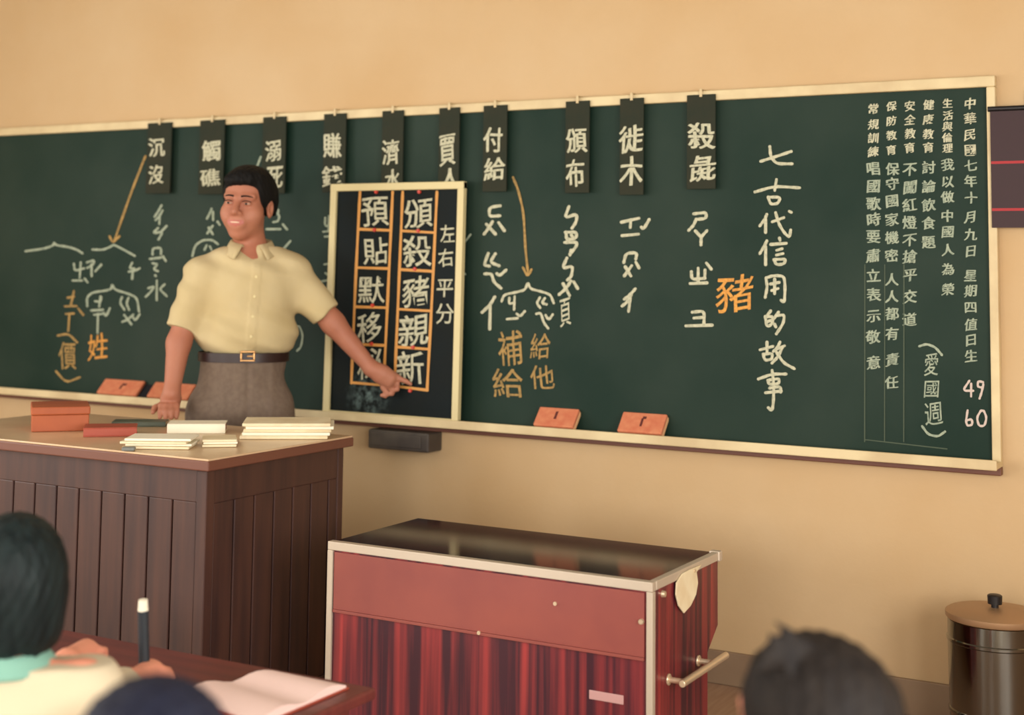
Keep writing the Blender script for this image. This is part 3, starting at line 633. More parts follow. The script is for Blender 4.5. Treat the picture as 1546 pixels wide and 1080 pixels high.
# ------------------------------------------------------------------ figures: signed distance bodies
class Body:
    def __init__(s, xs, ys, zs):
        s.x, s.y, s.z = [np.asarray(a, np.float32) for a in (xs, ys, zs)]
        s.F = np.full((len(s.x), len(s.y), len(s.z)), .25, np.float32)
    def region(s, lo, hi):
        r = []
        for a, l, h in zip((s.x, s.y, s.z), lo, hi):
            i, j = np.searchsorted(a, l), np.searchsorted(a, h, 'right'); r.append(slice(max(i-1, 0), j+1))
        return tuple(r)
    def grid(s, sl): return (s.x[sl[0]][:, None, None], s.y[sl[1]][None, :, None], s.z[sl[2]][None, None, :])
    def apply(s, lo, hi, fn, k, op):
        sl = s.region(lo, hi); F = s.F[sl]
        if F.size == 0: return s
        d = fn(*s.grid(sl)).astype(np.float32)
        if op == 'add':
            if k > 0: h = np.maximum(k-np.abs(F-d), 0)/k; s.F[sl] = np.minimum(F, d)-h*h*k/4
            else: s.F[sl] = np.minimum(F, d)
        else:
            d = -d
            if k > 0: h = np.maximum(k-np.abs(F-d), 0)/k; s.F[sl] = np.maximum(F, d)+h*h*k/4
            else: s.F[sl] = np.maximum(F, d)
        return s
    def cone(s, a, b, ra, rb=None, k=.02, op='add', flat=False, sy=1.0):
        rb = ra if rb is None else rb; a = np.array(a, float); b = np.array(b, float); m = max(ra, rb)+k+.03
        ab = b-a; L2 = ab@ab+1e-9; dirn = ab/math.sqrt(L2)
        def fn(X, Y, Z):
            t = np.clip(((X-a[0])*ab[0]+(Y-a[1])*ab[1]+(Z-a[2])*ab[2])/L2, 0, 1.0 if not flat else 1.2)
            d = np.sqrt((X-a[0]-t*ab[0])**2+((Y-a[1]-t*ab[1])/sy)**2+(Z-a[2]-t*ab[2])**2)-(ra+(rb-ra)*np.minimum(t, 1))
            if flat: d = np.maximum(d, (X-b[0])*dirn[0]+(Y-b[1])*dirn[1]+(Z-b[2])*dirn[2])
            return d
        return s.apply(np.minimum(a, b)-m, np.maximum(a, b)+m, fn, k, op)
    def ell(s, c, r, k=.02, op='add', R=None):
        c = np.array(c, float); r = np.array(r, float); m = r.max()+k+.03
        R = np.eye(3) if R is None else R
        def fn(X, Y, Z):
            X, Y, Z = X-c[0], Y-c[1], Z-c[2]
            p = [R[0, i]*X+R[1, i]*Y+R[2, i]*Z for i in range(3)]
            k0 = np.sqrt(sum((p[i]/r[i])**2 for i in range(3))); k1 = np.sqrt(sum((p[i]/r[i]**2)**2 for i in range(3)))
            return k0*(k0-1)/np.maximum(k1, 1e-6)
        return s.apply(c-m, c+m, fn, k, op)
    def chain(s, pts, rad, k=.008):
        for i in range(len(pts)-1): s.cone(pts[i], pts[i+1], rad[i], rad[i+1], k)
        return s
    def cut(s, fn):                 # keep where fn<0
        X, Y, Z = s.grid((slice(None),)*3); s.F = np.maximum(s.F, fn(X, Y, Z).astype(np.float32)); return s
    def disp(s, fn):
        X, Y, Z = s.grid((slice(None),)*3); s.F = s.F+fn(X, Y, Z).astype(np.float32); return s
    def mesh(s, name, mats, parent=None, iters=1):
        F = s.F; F[0], F[-1], F[:, 0], F[:, -1], F[:, :, 0], F[:, :, -1] = [.1]*6
        nx, ny, nz = F.shape; S = F < 0; cnt = np.zeros((nx-1, ny-1, nz-1), np.uint8)
        acc = np.zeros((nx-1, ny-1, nz-1, 3), np.float32); num = np.zeros((nx-1, ny-1, nz-1), np.float32)
        for ax in range(3):
            o = [b for b in range(3) if b != ax]
            for da in (0, 1):
                for db in (0, 1):
                    def slc(e):
                        q = [None]*3; q[ax] = slice(e, F.shape[ax]-1+e); q[o[0]] = slice(da, F.shape[o[0]]-1+da); q[o[1]] = slice(db, F.shape[o[1]]-1+db); return tuple(q)
                    f0, f1 = F[slc(0)], F[slc(1)]; cr = np.nonzero((f0 < 0) != (f1 < 0))
                    t = f0[cr]/(f0[cr]-f1[cr]); axs = (s.x, s.y, s.z); p = np.zeros((len(t), 3), np.float32)
                    p[:, ax] = axs[ax][cr[ax]]+t*(axs[ax][cr[ax]+1]-axs[ax][cr[ax]])
                    p[:, o[0]] = axs[o[0]][cr[o[0]]+da]; p[:, o[1]] = axs[o[1]][cr[o[1]]+db]
                    acc[cr] += p; num[cr] += 1
        act = num > 0; idx = np.full(act.shape, -1, np.int64); idx[act] = np.arange(act.sum())
        V = acc[act]/num[act][:, None]; quads = []
        for ax in range(3):
            o = [(ax+1) % 3, (ax+2) % 3]
            q0 = [slice(1, -1)]*3; q0[ax] = slice(0, F.shape[ax]-1); q1 = list(q0); q1[ax] = slice(1, F.shape[ax])
            a, b = S[tuple(q0)], S[tuple(q1)]; cr = np.array(np.nonzero(a != b)); ins = a[tuple(cr)]
            base = cr.copy(); base[o[0]] += 1; base[o[1]] += 1
            def cell(d0, d1):
                q = base.copy(); q[o[0]] += d0; q[o[1]] += d1; return idx[tuple(q)]
            Q = np.stack([cell(-1, -1), cell(0, -1), cell(0, 0), cell(-1, 0)], 1)
            Q[~ins] = Q[~ins][:, ::-1]; quads.append(Q)
        Q = np.concatenate(quads)
        for _ in range(iters):          # light smoothing
            A = np.zeros_like(V); n = np.zeros(len(V), np.float32)
            for i in range(4):
                a, b = Q[:, i], Q[:, (i+1) % 4]
                for c3 in range(3): A[:, c3] += np.bincount(a, V[b, c3], len(V))+np.bincount(b, V[a, c3], len(V))
                n += np.bincount(a, minlength=len(V))+np.bincount(b, minlength=len(V))
            V = V*.5+.5*A/np.maximum(n, 1)[:, None]
        me = bpy.data.meshes.new(name); me.from_pydata(V.tolist(), [], Q.tolist()); me.update()
        me.polygons.foreach_set('use_smooth', [True]*len(me.polygons))
        return link(name, me, mats, parent)
def steps(*seg):
    out = []
    for a, b, h in seg: out += list(np.arange(a, b-h*.3, h))
    return out+[seg[-1][1]]
def rotz(a): c, s = math.cos(a), math.sin(a); return np.array([[c, -s, 0], [s, c, 0], [0, 0, 1.]])
def rotx(a): c, s = math.cos(a), math.sin(a); return np.array([[1, 0, 0], [0, c, -s], [0, s, c]])
def roty(a): c, s = math.cos(a), math.sin(a); return np.array([[c, 0, s], [0, 1, 0], [-s, 0, c]])

class Head:
    """head frame: faces -Y, x to the viewer's right, z up, origin at eye level on the neck axis"""
    def __init__(s, o, R, k): s.o = np.array(o, float); s.R = R; s.k = k
    def p(s, x, y, z): return s.o+s.R@(np.array((x, y, z))*s.k)
    def skull(s, B):
        k = s.k; E = lambda c, r, kk=.02, op='add': B.ell(s.p(*c), np.array(r)*k, kk, op, s.R); C = lambda a, b, ra, rb, kk=.012, op='add': B.cone(s.p(*a), s.p(*b), ra*k, rb*k, kk, op)
        E((0, .018, .042), (.074, .092, .082), .01); E((0, -.022, -.045), (.060, .064, .066), .04)
        E((0, -.058, -.092), (.026, .022, .020), .03); E((.04, -.046, -.026), (.03, .03, .032), .03); E((-.04, -.046, -.026), (.03, .03, .032), .03)
        E((0, -.045, .045), (.056, .038, .05), .03)
        for sx in (-1, 1):
            C((sx*.014, -.083, .026), (sx*.046, -.072, .028), .010, .009, .014)
            E((sx*.031, -.092, .006), (.017, .012, .010), .012, 'sub')
            E((sx*.031, -.076, .005), (.014, .010, .0095), .004)
            E((sx*.077, .012, -.004), (.010, .019, .031), .008); E((sx*.083, .006, -.002), (.006, .010, .018), .006, 'sub')
        C((0, -.086, .016), (0, -.106, -.024), .0085, .0125, .014)
        for sx in (-1, 1): E((sx*.013, -.094, -.029), (.0095, .0105, .008), .008)
        E((0, -.084, -.058), (.03, .012, .022), .02)
        return s

def sub_mesh(name, items, m, parent, smooth=True):
    mb = MB()
    for it in items: it(mb)
    return mb.build(name, m, parent, smooth)
def uv_ell(c, r, R, n=14):
    def f(mb):
        v = []; q = []
        for j in range(n+1):
            th = math.pi*j/n
            for i in range(n):
                ph = 2*math.pi*i/n; v.append(np.array(c)+R@np.array((r[0]*math.sin(th)*math.cos(ph), r[1]*math.sin(th)*math.sin(ph), r[2]*math.cos(th))))
        for j in range(n):
            for i in range(n): q.append((j*n+i, j*n+(i+1) % n, (j+1)*n+(i+1) % n, (j+1)*n+i))
        mb.add(v, q)
    return f

# ------------------------------------------------------------------ the teacher
TW = U(374, 560, 1, -.40)
dxy = np.array((TW[0]-CAM[0], TW[1]-CAM[1])); ang = math.atan2(dxy[1], dxy[0])-math.pi/2
TO = np.array((TW[0], TW[1], 0.0)); TR = rotz(ang)
def toL(P): return TR.T@(np.asarray(P)-TO)
def L(px, py, y=0.0):
    c = toL(CAM); d = TR.T@(RV*(px-CX)/FPX-UV*(py-CY)/FPX+FV); return c+d*((y-c[1])/d[1])
tip = toL(PS(623, 580)+NS*.012); yt = tip[1]
rh = toL(U(250, 629, 2, PZ+.012))
shL, elL, wrL = L(441, 414, .01), L(503, 488, yt*.36), L(561, 557, yt*.72)
shR, elR, wrR = L(304, 418, .0), L(270, 518, rh[1]*.35), L(259, 594, rh[1]*.86)
xs = steps((-.40, -.18, .005), (-.18, .16, .0045), (.16, .66, .005)); ys = steps((min(rh[1]-.08, -.3), .2, .0055), (.2, yt+.06, .006))
zs = steps((-.01, .62, .014), (.62, .98, .005), (.98, 1.28, .008), (1.28, 1.72, .004))
HD = Head(L(373, 312, -.005), rotz(math.radians(-21))@rotx(math.radians(-2))@roty(math.radians(3)), 1.09)
B = Body(xs, ys, zs); HD.skull(B)
nb = L(380, 392, .02)
B.cone(HD.p(0, .02, -.06), nb, .054, .062, .03)
B.cone(L(324, 416, .01), L(430, 412, .01), .04, .04, .04)
B.cone(L(381, 384, .0), L(384, 402, -.055), .045, .03, .04)
B.ell(L(378, 440, 0), (.142, .098, .15), .05); B.ell(L(374, 520, 0), (.138, .095, .12), .05); B.ell(L(368, 600, 0), (.15, .10, .12), .05)
B.cone(shL, elL, .05, .041, .03).cone(elL, wrL, .043, .026, .02)
B.cone(shR, elR, .05, .041, .03).cone(elR, wrR, .043, .027, .02)
for sx in (-1, 1):
    B.cone((sx*.085-.02, 0, .80), (sx*.09-.02, .0, .46), .085, .056, .03).cone((sx*.09-.02, 0, .46), (sx*.09-.02, .015, .09), .056, .04, .02)
    B.cone((sx*.09-.02, .03, .045), (sx*.10-.02, -.12, .035), .036, .03, .03)
# pointing hand
dx = lambda px, py, f: L(px, py, yt*f)
B.cone(wrL, dx(578, 564, .80), .027, .030, .02).cone(dx(574, 562, .79), dx(590, 570, .86), .026, .024, .015).cone(dx(572, 570, .78), dx(587, 578, .84), .022, .020, .015)
B.chain([dx(589, 567, .86), dx(602, 571.5, .92), dx(613, 576, .96), tip], [.0112, .0102, .0092, .0076], .004)
B.chain([dx(588, 574, .85), dx(600, 580.5, .86), dx(600, 588, .83), dx(592, 590, .79)], [.0105, .0098, .0088, .008], .003)
B.chain([dx(583, 580.5, .82), dx(593, 588.5, .82), dx(592, 595, .79), dx(585, 595.5, .76)], [.0102, .0095, .0086, .0078], .003)
B.chain([dx(577, 585, .79), dx(584, 593.5, .78), dx(582, 598.5, .76), dx(576, 597, .74)], [.0094, .0086, .0078, .0072], .003)
B.chain([dx(572, 562, .74), dx(584, 561, .73), dx(594, 565, .78), dx(601, 568.5, .83)], [.0135, .0118, .0100, .0086], .004)
# resting hand, fingers on the podium top
B.cone(wrR, rh+np.array((.012, .05, .045)), .027, .030, .02); pm = rh+np.array((.012, .035, .036))
B.cone(wrR*.4+pm*.6+np.array((.012, 0, 0)), pm+np.array((.016, -.01, 0)), .025, .018, .015).cone(wrR*.4+pm*.6-np.array((.012, 0, 0)), pm-np.array((.014, .01, 0)), .025, .018, .015)
for k, (fx, ln) in enumerate(((-.030, .052), (-.011, .064), (.009, .06), (.027, .048))):
    a0 = pm+np.array((fx*.8, -.012, .0)); a1 = a0+np.array((fx*.12, -ln*.5, .001)); a2 = a1+np.array((fx*.06, -ln*.35, -.018)); a3 = np.array((a2[0], a2[1]-ln*.16, rh[2]-.002))
    B.chain([a0, a1, a2, a3], [.0112, .0102, .0092, .008])
B.chain([pm+np.array((-.028, .02, .0)), pm+np.array((-.050, -.004, -.010)), pm+np.array((-.056, -.03, -.022))], [.0125, .011, .009])
teacher = B.mesh('person', [M['skin'], M['lips']])
# lip colour on the body mesh itself
me = teacher.data; kk = HD.k
for poly in me.polygons:
    c3 = HD.R.T@(np.array(poly.center)-HD.o)/kk
    if c3[1] < -.06 and abs(c3[2]+.061-6*c3[0]**2) < .0105*math.sqrt(max(0, 1-(c3[0]/.03)**2)): poly.material_index = 1
teacher.location = TO; teacher.rotation_euler = (0, 0, ang)
tag(teacher, 'man in cream short-sleeved shirt and grey trousers pointing at the small slate', 'person')
# facial features
hp = HD.p; hk = HD.k
for sx in (-1, 1):
    e = empty('eye', (0, 0, 0)); bpy.data.objects.remove(e)
    o = sub_mesh('eye', [uv_ell(hp(sx*.031, -.0815, .004), np.array((.0112, .0060, .0034))*hk, HD.R)], M['eye_white'], teacher)
    sub_mesh('iris', [uv_ell(hp(sx*.031-.001, -.0850, .004), np.array((.0052, .0032, .0040))*hk, HD.R)], M['iris'], o)
    mb = MB(); prev = None
    for q in range(6):
        f = q/5; pt = hp(sx*(.013+.036*f), -.0935+.016*f*f, .0265+.004*math.sin(f*2.6)-.003*f)
        if prev is not None: mb.tube(prev, pt, .0036*(1-.3*f), .0034*(1-.4*f), 8)
        prev = pt
    mb.build('eyebrow', M['hair'], teacher, smooth=True)
    mb = MB(); prev = None
    for q in range(6):
        f = q/5; pt = hp(sx*(.017+.028*f), -.0895+.007*f*f, .0095+.004*math.sin(f*3.0))
        if prev is not None: mb.tube(prev, pt, .0018, .0018, 6)
        prev = pt
    mb.build('eyelid_line', M['iris'], teacher, smooth=True)
sub_mesh('teeth', [uv_ell(hp(0, -.0940, -.0585), np.array((.017, .0040, .0034))*hk, HD.R)], M['teeth'], teacher)
# hair
H = Body(np.arange(-.2, .2, .004), np.arange(-.2, .2, .004), np.arange(1.40, 1.74, .004))
H.ell(hp(0, .022, .045), np.array((.089, .105, .092))*hk, .01, 'add', HD.R)
H.ell(hp(0, .05, .0), np.array((.080, .075, .085))*hk, .03, 'add', HD.R)
H.ell(hp(.010, -.032, .098), np.array((.056, .058, .030))*hk, .04, 'add', HD.R)
H.ell(hp(0, -.085, -.02), np.array((.069, .088, .104))*hk, .012, 'sub', HD.R)
H.ell(hp(.0, -.05, -.09), np.array((.1, .09, .08))*hk, .01, 'sub', HD.R)
for sx in (-1, 1): H.ell(hp(sx*.086, .012, -.012), np.array((.022, .026, .038))*hk, .01, 'sub', HD.R)
H.cone(hp(0, .02, -.08), hp(0, .04, -.2), .085, .09, .015, 'sub'); _zc = hp(0, 0, -.028)[2]; H.cut(lambda X, Y, Z: (_zc+.0*X)-Z)
H.ell(hp(-.01, -.07, .082), np.array((.050, .030, .022))*hk, .025, 'add', HD.R)
H.disp(lambda X, Y, Z: .0016*np.sin(X*260+Z*90)*np.sin(Y*210+Z*120))
H.mesh('hair', M['hair'], teacher)
# shirt
S = Body(xs, ys, steps((.94, 1.48, .005)))
zh = L(374, 535)[2]
S.ell(L(381, 440, .0), (.164, .116, .17), .02); S.cone(L(318, 416, .01), L(434, 411, .01), .054, .055, .06)
S.cone(L(356, 392, .015), L(402, 388, .015), .046, .046, .05)
S.cone(L(352, 392, .012), L(312, 410, .008), .044, .05, .04).cone(L(404, 388, .012), L(438, 406, .01), .044, .05, .04)
S.ell(L(374, 506, -.004), (.178, .124, .105), .06)
S.cone(shR, shR+(elR-shR)*.80+np.array((-.006, 0, 0)), .066, .058, .045, flat=True)
S.cone(shL, shL+(elL-shL)*.84, .066, .060, .045, flat=True)
S.cut(lambda X, Y, Z: (zh+.008*np.sin(X*38)+.005*np.sin(X*85+1))-Z)
S.cone(HD.p(0, .03, -.12), L(380, 388, .02), .060, .066, .008, 'sub')
S.cone(L(377, 368, -.09), L(385, 397, -.118), .050, .008, .008, 'sub')
zn = L(380, 372)[2]; S.cut(lambda X, Y, Z: Z-(zn+.0))
S.disp(lambda X, Y, Z: .0035*np.sin(X*34+Z*46+2*np.sin(Z*19))*np.sin(Z*33-Y*20)+.0022*np.sin(Z*75+X*28))
def front(z):          # front surface depth of the shirt at the placket line
    i = np.searchsorted(S.x, xb(z)); k = np.searchsorted(S.z, z); col = S.F[i, :, k]; j = int(np.argmax(col < 0)); return S.y[j]
xb = lambda z: L(384, 450)[0]+(z-L(384, 450)[2])*.06
S.disp(lambda X, Y, Z: -.0022*(np.abs(X-(L(384, 450)[0]+(Z-L(384, 450)[2])*.06)) < .016)*(Y < -.02))
shirt = S.mesh('shirt', M['shirt'], teacher)
for py_ in (418, 448, 478, 508):
    zz = L(384, py_, -.12)[2]; yy_ = front(zz); c_ = np.array((xb(zz), yy_-.001, zz))
    MB().tube(c_, c_+np.array((0, -.0035, 0)), .0055, .0045, 12).build('button', M['pale'], shirt, smooth=True)
# collar and placket
nc = L(379, 374, .012); cm = []; N = 26
for i in range(N+1):
    a = -math.pi/2+.42+(2*math.pi-.84)*i/N; fr = abs(i/N-.5)*2      # fr=1 at the front ends
    ca, sa = math.cos(a), math.sin(a); drop = .012*fr**2; ex = .034*fr**3
    r0, r1 = .064, .071
    top_ = nc+np.array((r0*ca, (r0+.004)*sa, .034-.03*fr**1.5)); rim = nc+np.array((r1*ca*1.02, (r1+.006)*sa, .034-.028*fr**1.5))
    low = nc+np.array(((.090+.002*fr)*ca+(.020*np.sign(ca)*fr**4), (.092+.034*fr)*sa, -.004-.030*fr**2-drop))
    base_ = nc+np.array((.066*ca, .07*sa, -.03-.03*fr))
    cm.append((base_, top_, rim, low))
v = [p for r in cm for p in r]; f = [(i*4+j, (i+1)*4+j, (i+1)*4+j+1, i*4+j+1) for i in range(N) for j in range(3)]
co = link('collar', mesh_from('collar', v, f, True), M['shirt'], teacher); sd = co.modifiers.new('solid', 'SOLIDIFY'); sd.thickness = .004
# trousers, belt, shoes
T = Body(steps((-.26, .24, .006)), steps((-.2, .2, .007)), steps((.0, .8, .014), (.8, 1.12, .006)))
zw = L(374, 541)[2]
T.ell(L(367, 545, .0), (.152, .112, .10), .02); T.ell(L(364, 612, -.002), (.176, .122, .16), .06)
for sx in (-1, 1):
    T.cone((sx*.088-.022, 0, .78), (sx*.092-.022, .0, .46), .105, .08, .04).cone((sx*.092-.022, 0, .46), (sx*.094-.022, .012, .06), .08, .065, .03, flat=True)
T.cut(lambda X, Y, Z: Z-zw)
x0 = L(374, 600)[0]
T.disp(lambda X, Y, Z: .005*np.exp(-((X-x0)/.007)**2)*(Y < 0)+.002*np.sin(Z*60+X*40)*np.sin(X*30)+.0025*np.exp(-((np.abs(X-x0)-.085)/.01)**2)*(Y < 0)*-1)
T.mesh('trousers', M['trousers'], teacher)
bc_ = L(368, 538, .0); mb = MB(); n = 48; v = []; f = []
for i in range(n):
    a = 2*math.pi*i/n
    for (dr, dz) in ((0, -.017), (.005, -.016), (.005, .016), (0, .017)):
        v.append(bc_+np.array(((.157+dr)*math.cos(a), (.117+dr)*math.sin(a), dz)))
for i in range(n):
    for j in range(4): f.append((i*4+j, ((i+1) % n)*4+j, ((i+1) % n)*4+(j+1) % 4, i*4+(j+1) % 4))
bt = MB().add(v, f).build('belt', M['belt'], teacher, smooth=True)
bp = L(374, 538, -.124)
MB().box(bp[0]-.026, bp[0]+.026, bp[1]-.005, bp[1]+.003, bp[2]-.019, bp[2]-.012).box(bp[0]-.026, bp[0]+.026, bp[1]-.005, bp[1]+.003, bp[2]+.012, bp[2]+.019).box(bp[0]-.026, bp[0]-.019, bp[1]-.005, bp[1]+.003, bp[2]-.0121, bp[2]+.0121).box(bp[0]+.019, bp[0]+.026, bp[1]-.005, bp[1]+.003, bp[2]-.0121, bp[2]+.0121).box(bp[0]-.003, bp[0]+.02, bp[1]-.006, bp[1], bp[2]-.003, bp[2]+.003).build('buckle', M['brass'], bt, bevel=.002)
sh = Body(np.arange(-.2, .16, .008), np.arange(-.22, .12, .008), np.arange(-.02, .14, .006))
for sx in (-1, 1):
    sh.cone((sx*.094-.022, .03, .045), (sx*.104-.022, -.13, .04), .045, .04, .02).cone((sx*.094-.022, .02, .05), (sx*.094-.022, .02, .09), .045, .045, .02)
sh.cut(lambda X, Y, Z: .002-Z); sh.mesh('shoes', M['shoe'], teacher)

# ------------------------------------------------------------------ pupils in the foreground
def kid(px, py, depth, face, label, hairm, hstyle, armR=None, armL=None, extra=None, k=.92, sh=.235):
    P0 = UD(px, py, depth); org = np.array((P0[0], P0[1], ZF)); R = rotz(face); toK = lambda P: R.T@(np.asarray(P)-org)
    hz_ = P0[2]-ZF
    A = [toK(q) for q in (armR or [])]; Bq = [toK(q) for q in (armL or [])]
    allp = np.array([(-.25, -.42, 0), (.25, .25, hz_+.16)]+[tuple(p) for p in A+Bq]); lo, hi = allp.min(0)-.08, allp.max(0)+.08
    hx = .008
    g = Body(np.arange(lo[0], hi[0], hx), np.arange(lo[1], hi[1], hx), steps((-.01, hz_-.55, .016), (hz_-.55, hz_+.17, .007)))
    hd = Head((0, 0, hz_), rotx(math.radians(-4)), k); hd.skull(g)
    zs_ = hz_-sh          # shoulder height
    g.cone(hd.p(0, .025, -.06), (0, .03, zs_+.02), .042, .048, .03).cone((-.12, .03, zs_), (.12, .03, zs_), .036, .036, .04)
    g.ell((0, .03, zs_-.14), (.118, .08, .16), .05); g.ell((0, .03, zs_-.33), (.12, .09, .10), .05)
    zh_ = zs_-.37
    for sx in (-1, 1):
        g.cone((sx*.07, .03, zh_), (sx*.09, -.30, zh_+.02), .068, .05, .03).cone((sx*.09, -.30, zh_+.02), (sx*.09, -.29, .06), .048, .034, .02).cone((sx*.09, -.28, .03), (sx*.095, -.40, .03), .032, .026, .02)
    arms = []
    for sx, arm in ((1, A), (-1, Bq)):
        if not arm: arm = [np.array((sx*.2, -.02, zs_-.22)), np.array((sx*.13, -.20, zh_+.10)), np.array((sx*.10, -.24, zh_+.10))]
        el, wr, hn = arm[:3]; s0 = np.array((sx*.135, .03, zs_-.01)); arms.append((s0, el, wr, hn))
        g.cone(s0, el, .038, .032, .03).cone(el, wr, .032, .024, .02)
        d = hn-wr; d = d/(np.linalg.norm(d)+1e-6); e = np.cross(d, (0, 0, 1.)); e /= np.linalg.norm(e)+1e-6; u2 = np.cross(e, d)
        g.cone(wr, hn, .024, .026, .015)
        for j in range(4):
            b0 = hn+e*(j-1.5)*.0155+d*.012; b1 = b0+d*.026-u2*.006; b2 = b1+d*.006-u2*.024; b3 = b2-d*.018-u2*.010
            g.chain([b0, b1, b2, b3], [.0105, .0098, .009, .008], .006)
        t0 = hn-e*sx*.022; g.chain([t0, t0+d*.026-e*sx*.012-u2*.014, t0+d*.048-e*sx*.002-u2*.022], [.012, .0105, .009], .006)
    o = g.mesh('person', M['skin_kid']); o.location = org; o.rotation_euler = (0, 0, face); tag(o, label, 'person', 'pupils seated in the foreground')
    h = Body(np.arange(-.2, .2, .005), np.arange(-.2, .2, .005), np.arange(hz_-.22, hz_+.2, .005))
    h.ell(hd.p(0, .02, .05), np.array((.09, .106, .094))*k, .01, 'add', hd.R)
    if hstyle == 'bob':
        h.ell(hd.p(0, .035, -.03), np.array((.098, .088, .115))*k, .05, 'add', hd.R); zc = -.098
    else:
        h.ell(hd.p(0, .045, .0), np.array((.084, .08, .085))*k, .04, 'add', hd.R); zc = -.085
    h.ell(hd.p(0, -.10, -.03), np.array((.066, .085, .105))*k, .012, 'sub', hd.R)
    zcut = hz_+zc*k; h.cut(lambda X, Y, Z: zcut+.004*np.sin(X*140)-Z)
    if hstyle == 'tuft':
        for q in range(5):
            a = hd.p(.022+.009*q, .03, .132-.003*q); h.cone(a, a+np.array((.050+.004*q, .006*q, .034-.009*q)), .009, .003, .012)
        h.ell(hd.p(-.03, .03, .05), np.array((.075, .09, .07))*k, .03, 'add', hd.R)
    if hstyle != 'bob':
        for sx in (-1, 1): h.ell(hd.p(sx*.088, .012, -.012), np.array((.024, .026, .036))*k, .01, 'sub', hd.R)
    h.disp(lambda X, Y, Z: .0022*np.sin(X*230+Z*60)*np.sin(Y*190+Z*80)); h.mesh('hair', hairm, o)
    s = Body(np.arange(lo[0], hi[0], .009), np.arange(lo[1], hi[1], .009), np.arange(zh_-.03, hz_-.1, .008))
    s.ell((0, .03, zs_-.14), (.135, .096, .18), .03); s.cone((-.115, .03, zs_-.005), (.115, .03, zs_-.005), .05, .05, .05); s.ell((0, .03, zs_-.31), (.142, .112, .13), .05)
    s.cone((-.04, .03, zs_+.02), (.04, .03, zs_+.02), .05, .05, .03)
    for (s0, el, wr, hn) in arms: s.cone(s0, el, .055, .048, .04); s.cone(el, el+(wr-el)*.72, .047, .040, .03, flat=True)
    s.cone(hd.p(0, .02, -.08), (0, .025, zs_+.01), .052, .054, .006, 'sub'); zt_ = zs_+.058; s.cut(lambda X, Y, Z: Z-zt_); s.cut(lambda X, Y, Z: (zh_-.01)-Z)
    s.disp(lambda X, Y, Z: .003*np.sin(X*40+Z*50)*np.sin(Z*38-Y*24))
    s.mesh('shirt', M['kid_shirt'], o)
    N = 24; v = []
    for i in range(N):
        a = 2*math.pi*i/N
        for r, z in ((.052, .062), (.060, .064), (.082, .036), (.078, .03)): v.append((r*math.cos(a), .025+r*1.05*math.sin(a), zs_+z-.01))
    f = [(i*4+j, ((i+1) % N)*4+j, ((i+1) % N)*4+(j+1) % 4, i*4+(j+1) % 4) for i in range(N) for j in range(4)]
    MB().add(v, f).build('collar', M['teal'] if hstyle == 'bob' else M['kid_shirt'], o, smooth=True)
    tr = Body(np.arange(-.2, .2, .01), np.arange(-.3, .2, .01), np.arange(zh_-.12, zh_+.12, .01))
    tr.ell((0, .03, zh_+.03), (.138, .108, .10), .03)
    for sx in (-1, 1): tr.cone((sx*.07, .03, zh_), (sx*.09, -.24, zh_+.016), .082, .070, .03, flat=True)
    zq = zh_+.05; tr.cut(lambda X, Y, Z: Z-zq); tr.mesh('shorts', M['shorts'], o)
    st = empty('school_stool', (org[0], org[1], ZF), face); zs2 = zh_-.085
    MB().box(-.15, .15, -.11, .16, zs2-.022, zs2).build('seat', M['desk'], st, bevel=.005)
    for lx, ly in ((-.125, -.085), (.125, -.085), (-.125, .135), (.125, .135)): MB().box(lx-.015, lx+.015, ly-.015, ly+.015, 0, zs2-.0225).build('leg', M['desk'], st, bevel=.003)
    tag(st, 'wooden stool under %s' % label.split(' ', 1)[1][:60], 'stool', 'pupils\' stools')
    return o, arms
toward = lambda px, d: math.atan2(-(U(372, 311, 1, -.4)[0]-UD(px, 900, d)[0]), U(372, 311, 1, -.4)[1]-UD(px, 900, d)[1])+math.pi
DZ = .44
hp1 = UD(228, 1014, 2.98); hp2 = UD(130, 984, 2.92)
f1 = toward(30, 2.42)
# arms are listed elbow, wrist, hand (kid's own right is the viewer's right here)
kid(24, 890, 2.42, f1, 'pupil with bobbed black hair and teal collar holding up a dark pencil', M['hair_green'], 'bob',
    armL=[UD(160, 1062, 2.62), UD(200, 1030, 2.88), hp1], armR=[UD(40, 1085, 2.65), UD(100, 1000, 2.82), hp2], sh=.145)
kid(228, 1222, 1.46, toward(228, 1.46), 'pupil seen as a blue-black crown of hair at the bottom edge', M['hair_blue'], 'short', k=.96)
kid(1214, 1114, 1.72, toward(1214, 1.72)+.1, 'pupil with tousled dark brown hair at the lower right', M['hair_brown'], 'tuft', k=.9)
# pencil in the raised hand
pc = empty('pencil', hp1+np.array((-.012, .0, .0))); q = pc.location
b0 = UD(218, 1012, 2.965); b1 = UD(216, 922, 2.965); b2 = UD(216, 906, 2.965); pc.location = b0
MB().tube((0, 0, 0), b1-b0, .0115, .0115, 12).build('shaft', M['pencil'], pc, smooth=True)
MB().tube(b1-b0, b2-b0, .0112, .0095, 12).build('tip', M['paper_white'], pc, smooth=True)
tag(pc, 'thick dark pencil with a white tip held upright by the bob-haired pupil', 'pencil')

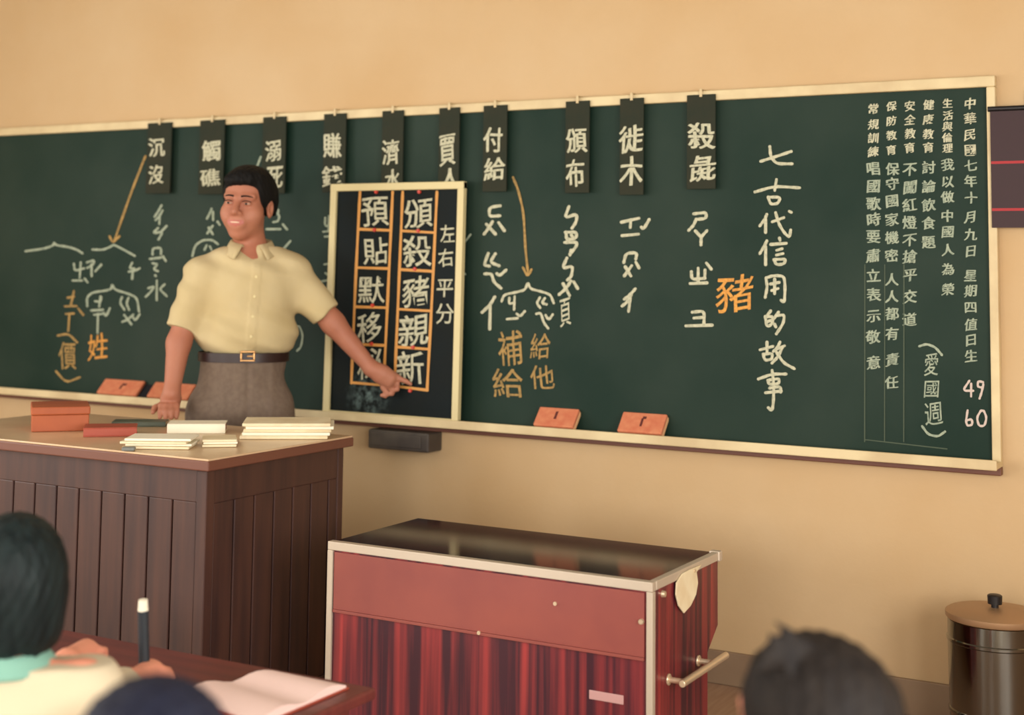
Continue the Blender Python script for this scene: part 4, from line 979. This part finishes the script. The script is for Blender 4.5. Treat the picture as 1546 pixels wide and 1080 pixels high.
# desk and open book
c0 = U(522, 1046, 2, DZ); dk = empty('school_desk', (c0[0], c0[1], ZF)); df = U(420, 1012, 2, DZ)[1]-c0[1]; dk.location = (c0[0]-.585, c0[1]+df-.235, ZF)
zt2 = DZ-ZF
MB().box(-.62, .62, -.20, .24, zt2-.024, zt2).build('desk_top', M['desk'], dk, bevel=.006)
MB().box(-.58, .58, -.16, .2, zt2-.055, zt2-.0245).build('drawer_box', M['desk'], dk, bevel=.004)
for lx in (-.56, .56):
    for ly in (-.15, .19): MB().box(lx-.02, lx+.02, ly-.02, ly+.02, 0, zt2-.0555).build('leg', M['desk'], dk, bevel=.003)
tag(dk, 'dark red wooden school desk holding the open book, lower left', 'desk')
bko = empty('open_book', (0, 0, DZ+.0008))
cor = [U(x, y, 2, DZ) for x, y in ((268, 1052), (424, 1020), (527, 1041), (390, 1100))]
ctr = sum(cor)/4; bko.location = (ctr[0], ctr[1], DZ+.0008); cr = [np.array((p[0]-ctr[0], p[1]-ctr[1], 0)) for p in cor]
MB().hexa(cr, [p+np.array((0, 0, .003)) for p in cr]).build('cover', M['red_book'], bko)
nn = 12; mid0, mid1 = (cr[0]+cr[1])/2, (cr[3]+cr[2])/2
mb = MB(); v = []; 
def page(e0, e1, t): a, b = e0, e1; return a+(b-a)*t
for i in range(nn+1):
    t = i/nn; h = .004+.016*math.sin(math.pi*min(1, (t if t < .5 else 1-t)*2*.92+.08))
    if abs(t-.5) < .02: h = .008
    a = cr[0]+(cr[1]-cr[0])*(.02+.96*t); b = cr[3]+(cr[2]-cr[3])*(.02+.96*t); a2 = a+(b-a)*.02; b2_ = a+(b-a)*.98
    v += [a2+np.array((0, 0, .0032)), b2_+np.array((0, 0, .0032)), b2_+np.array((0, 0, h)), a2+np.array((0, 0, h))]
f = [(i*4+j, (i+1)*4+j, (i+1)*4+(j+1) % 4, i*4+(j+1) % 4) for i in range(nn) for j in range(4)]+[(0, 1, 2, 3), (nn*4+3, nn*4+2, nn*4+1, nn*4)]
mb.add(v, f).build('pages', M['paper_pink'], bko, smooth=True)
tag(bko, 'open book with pinkish white pages on the dark red desk', 'book')
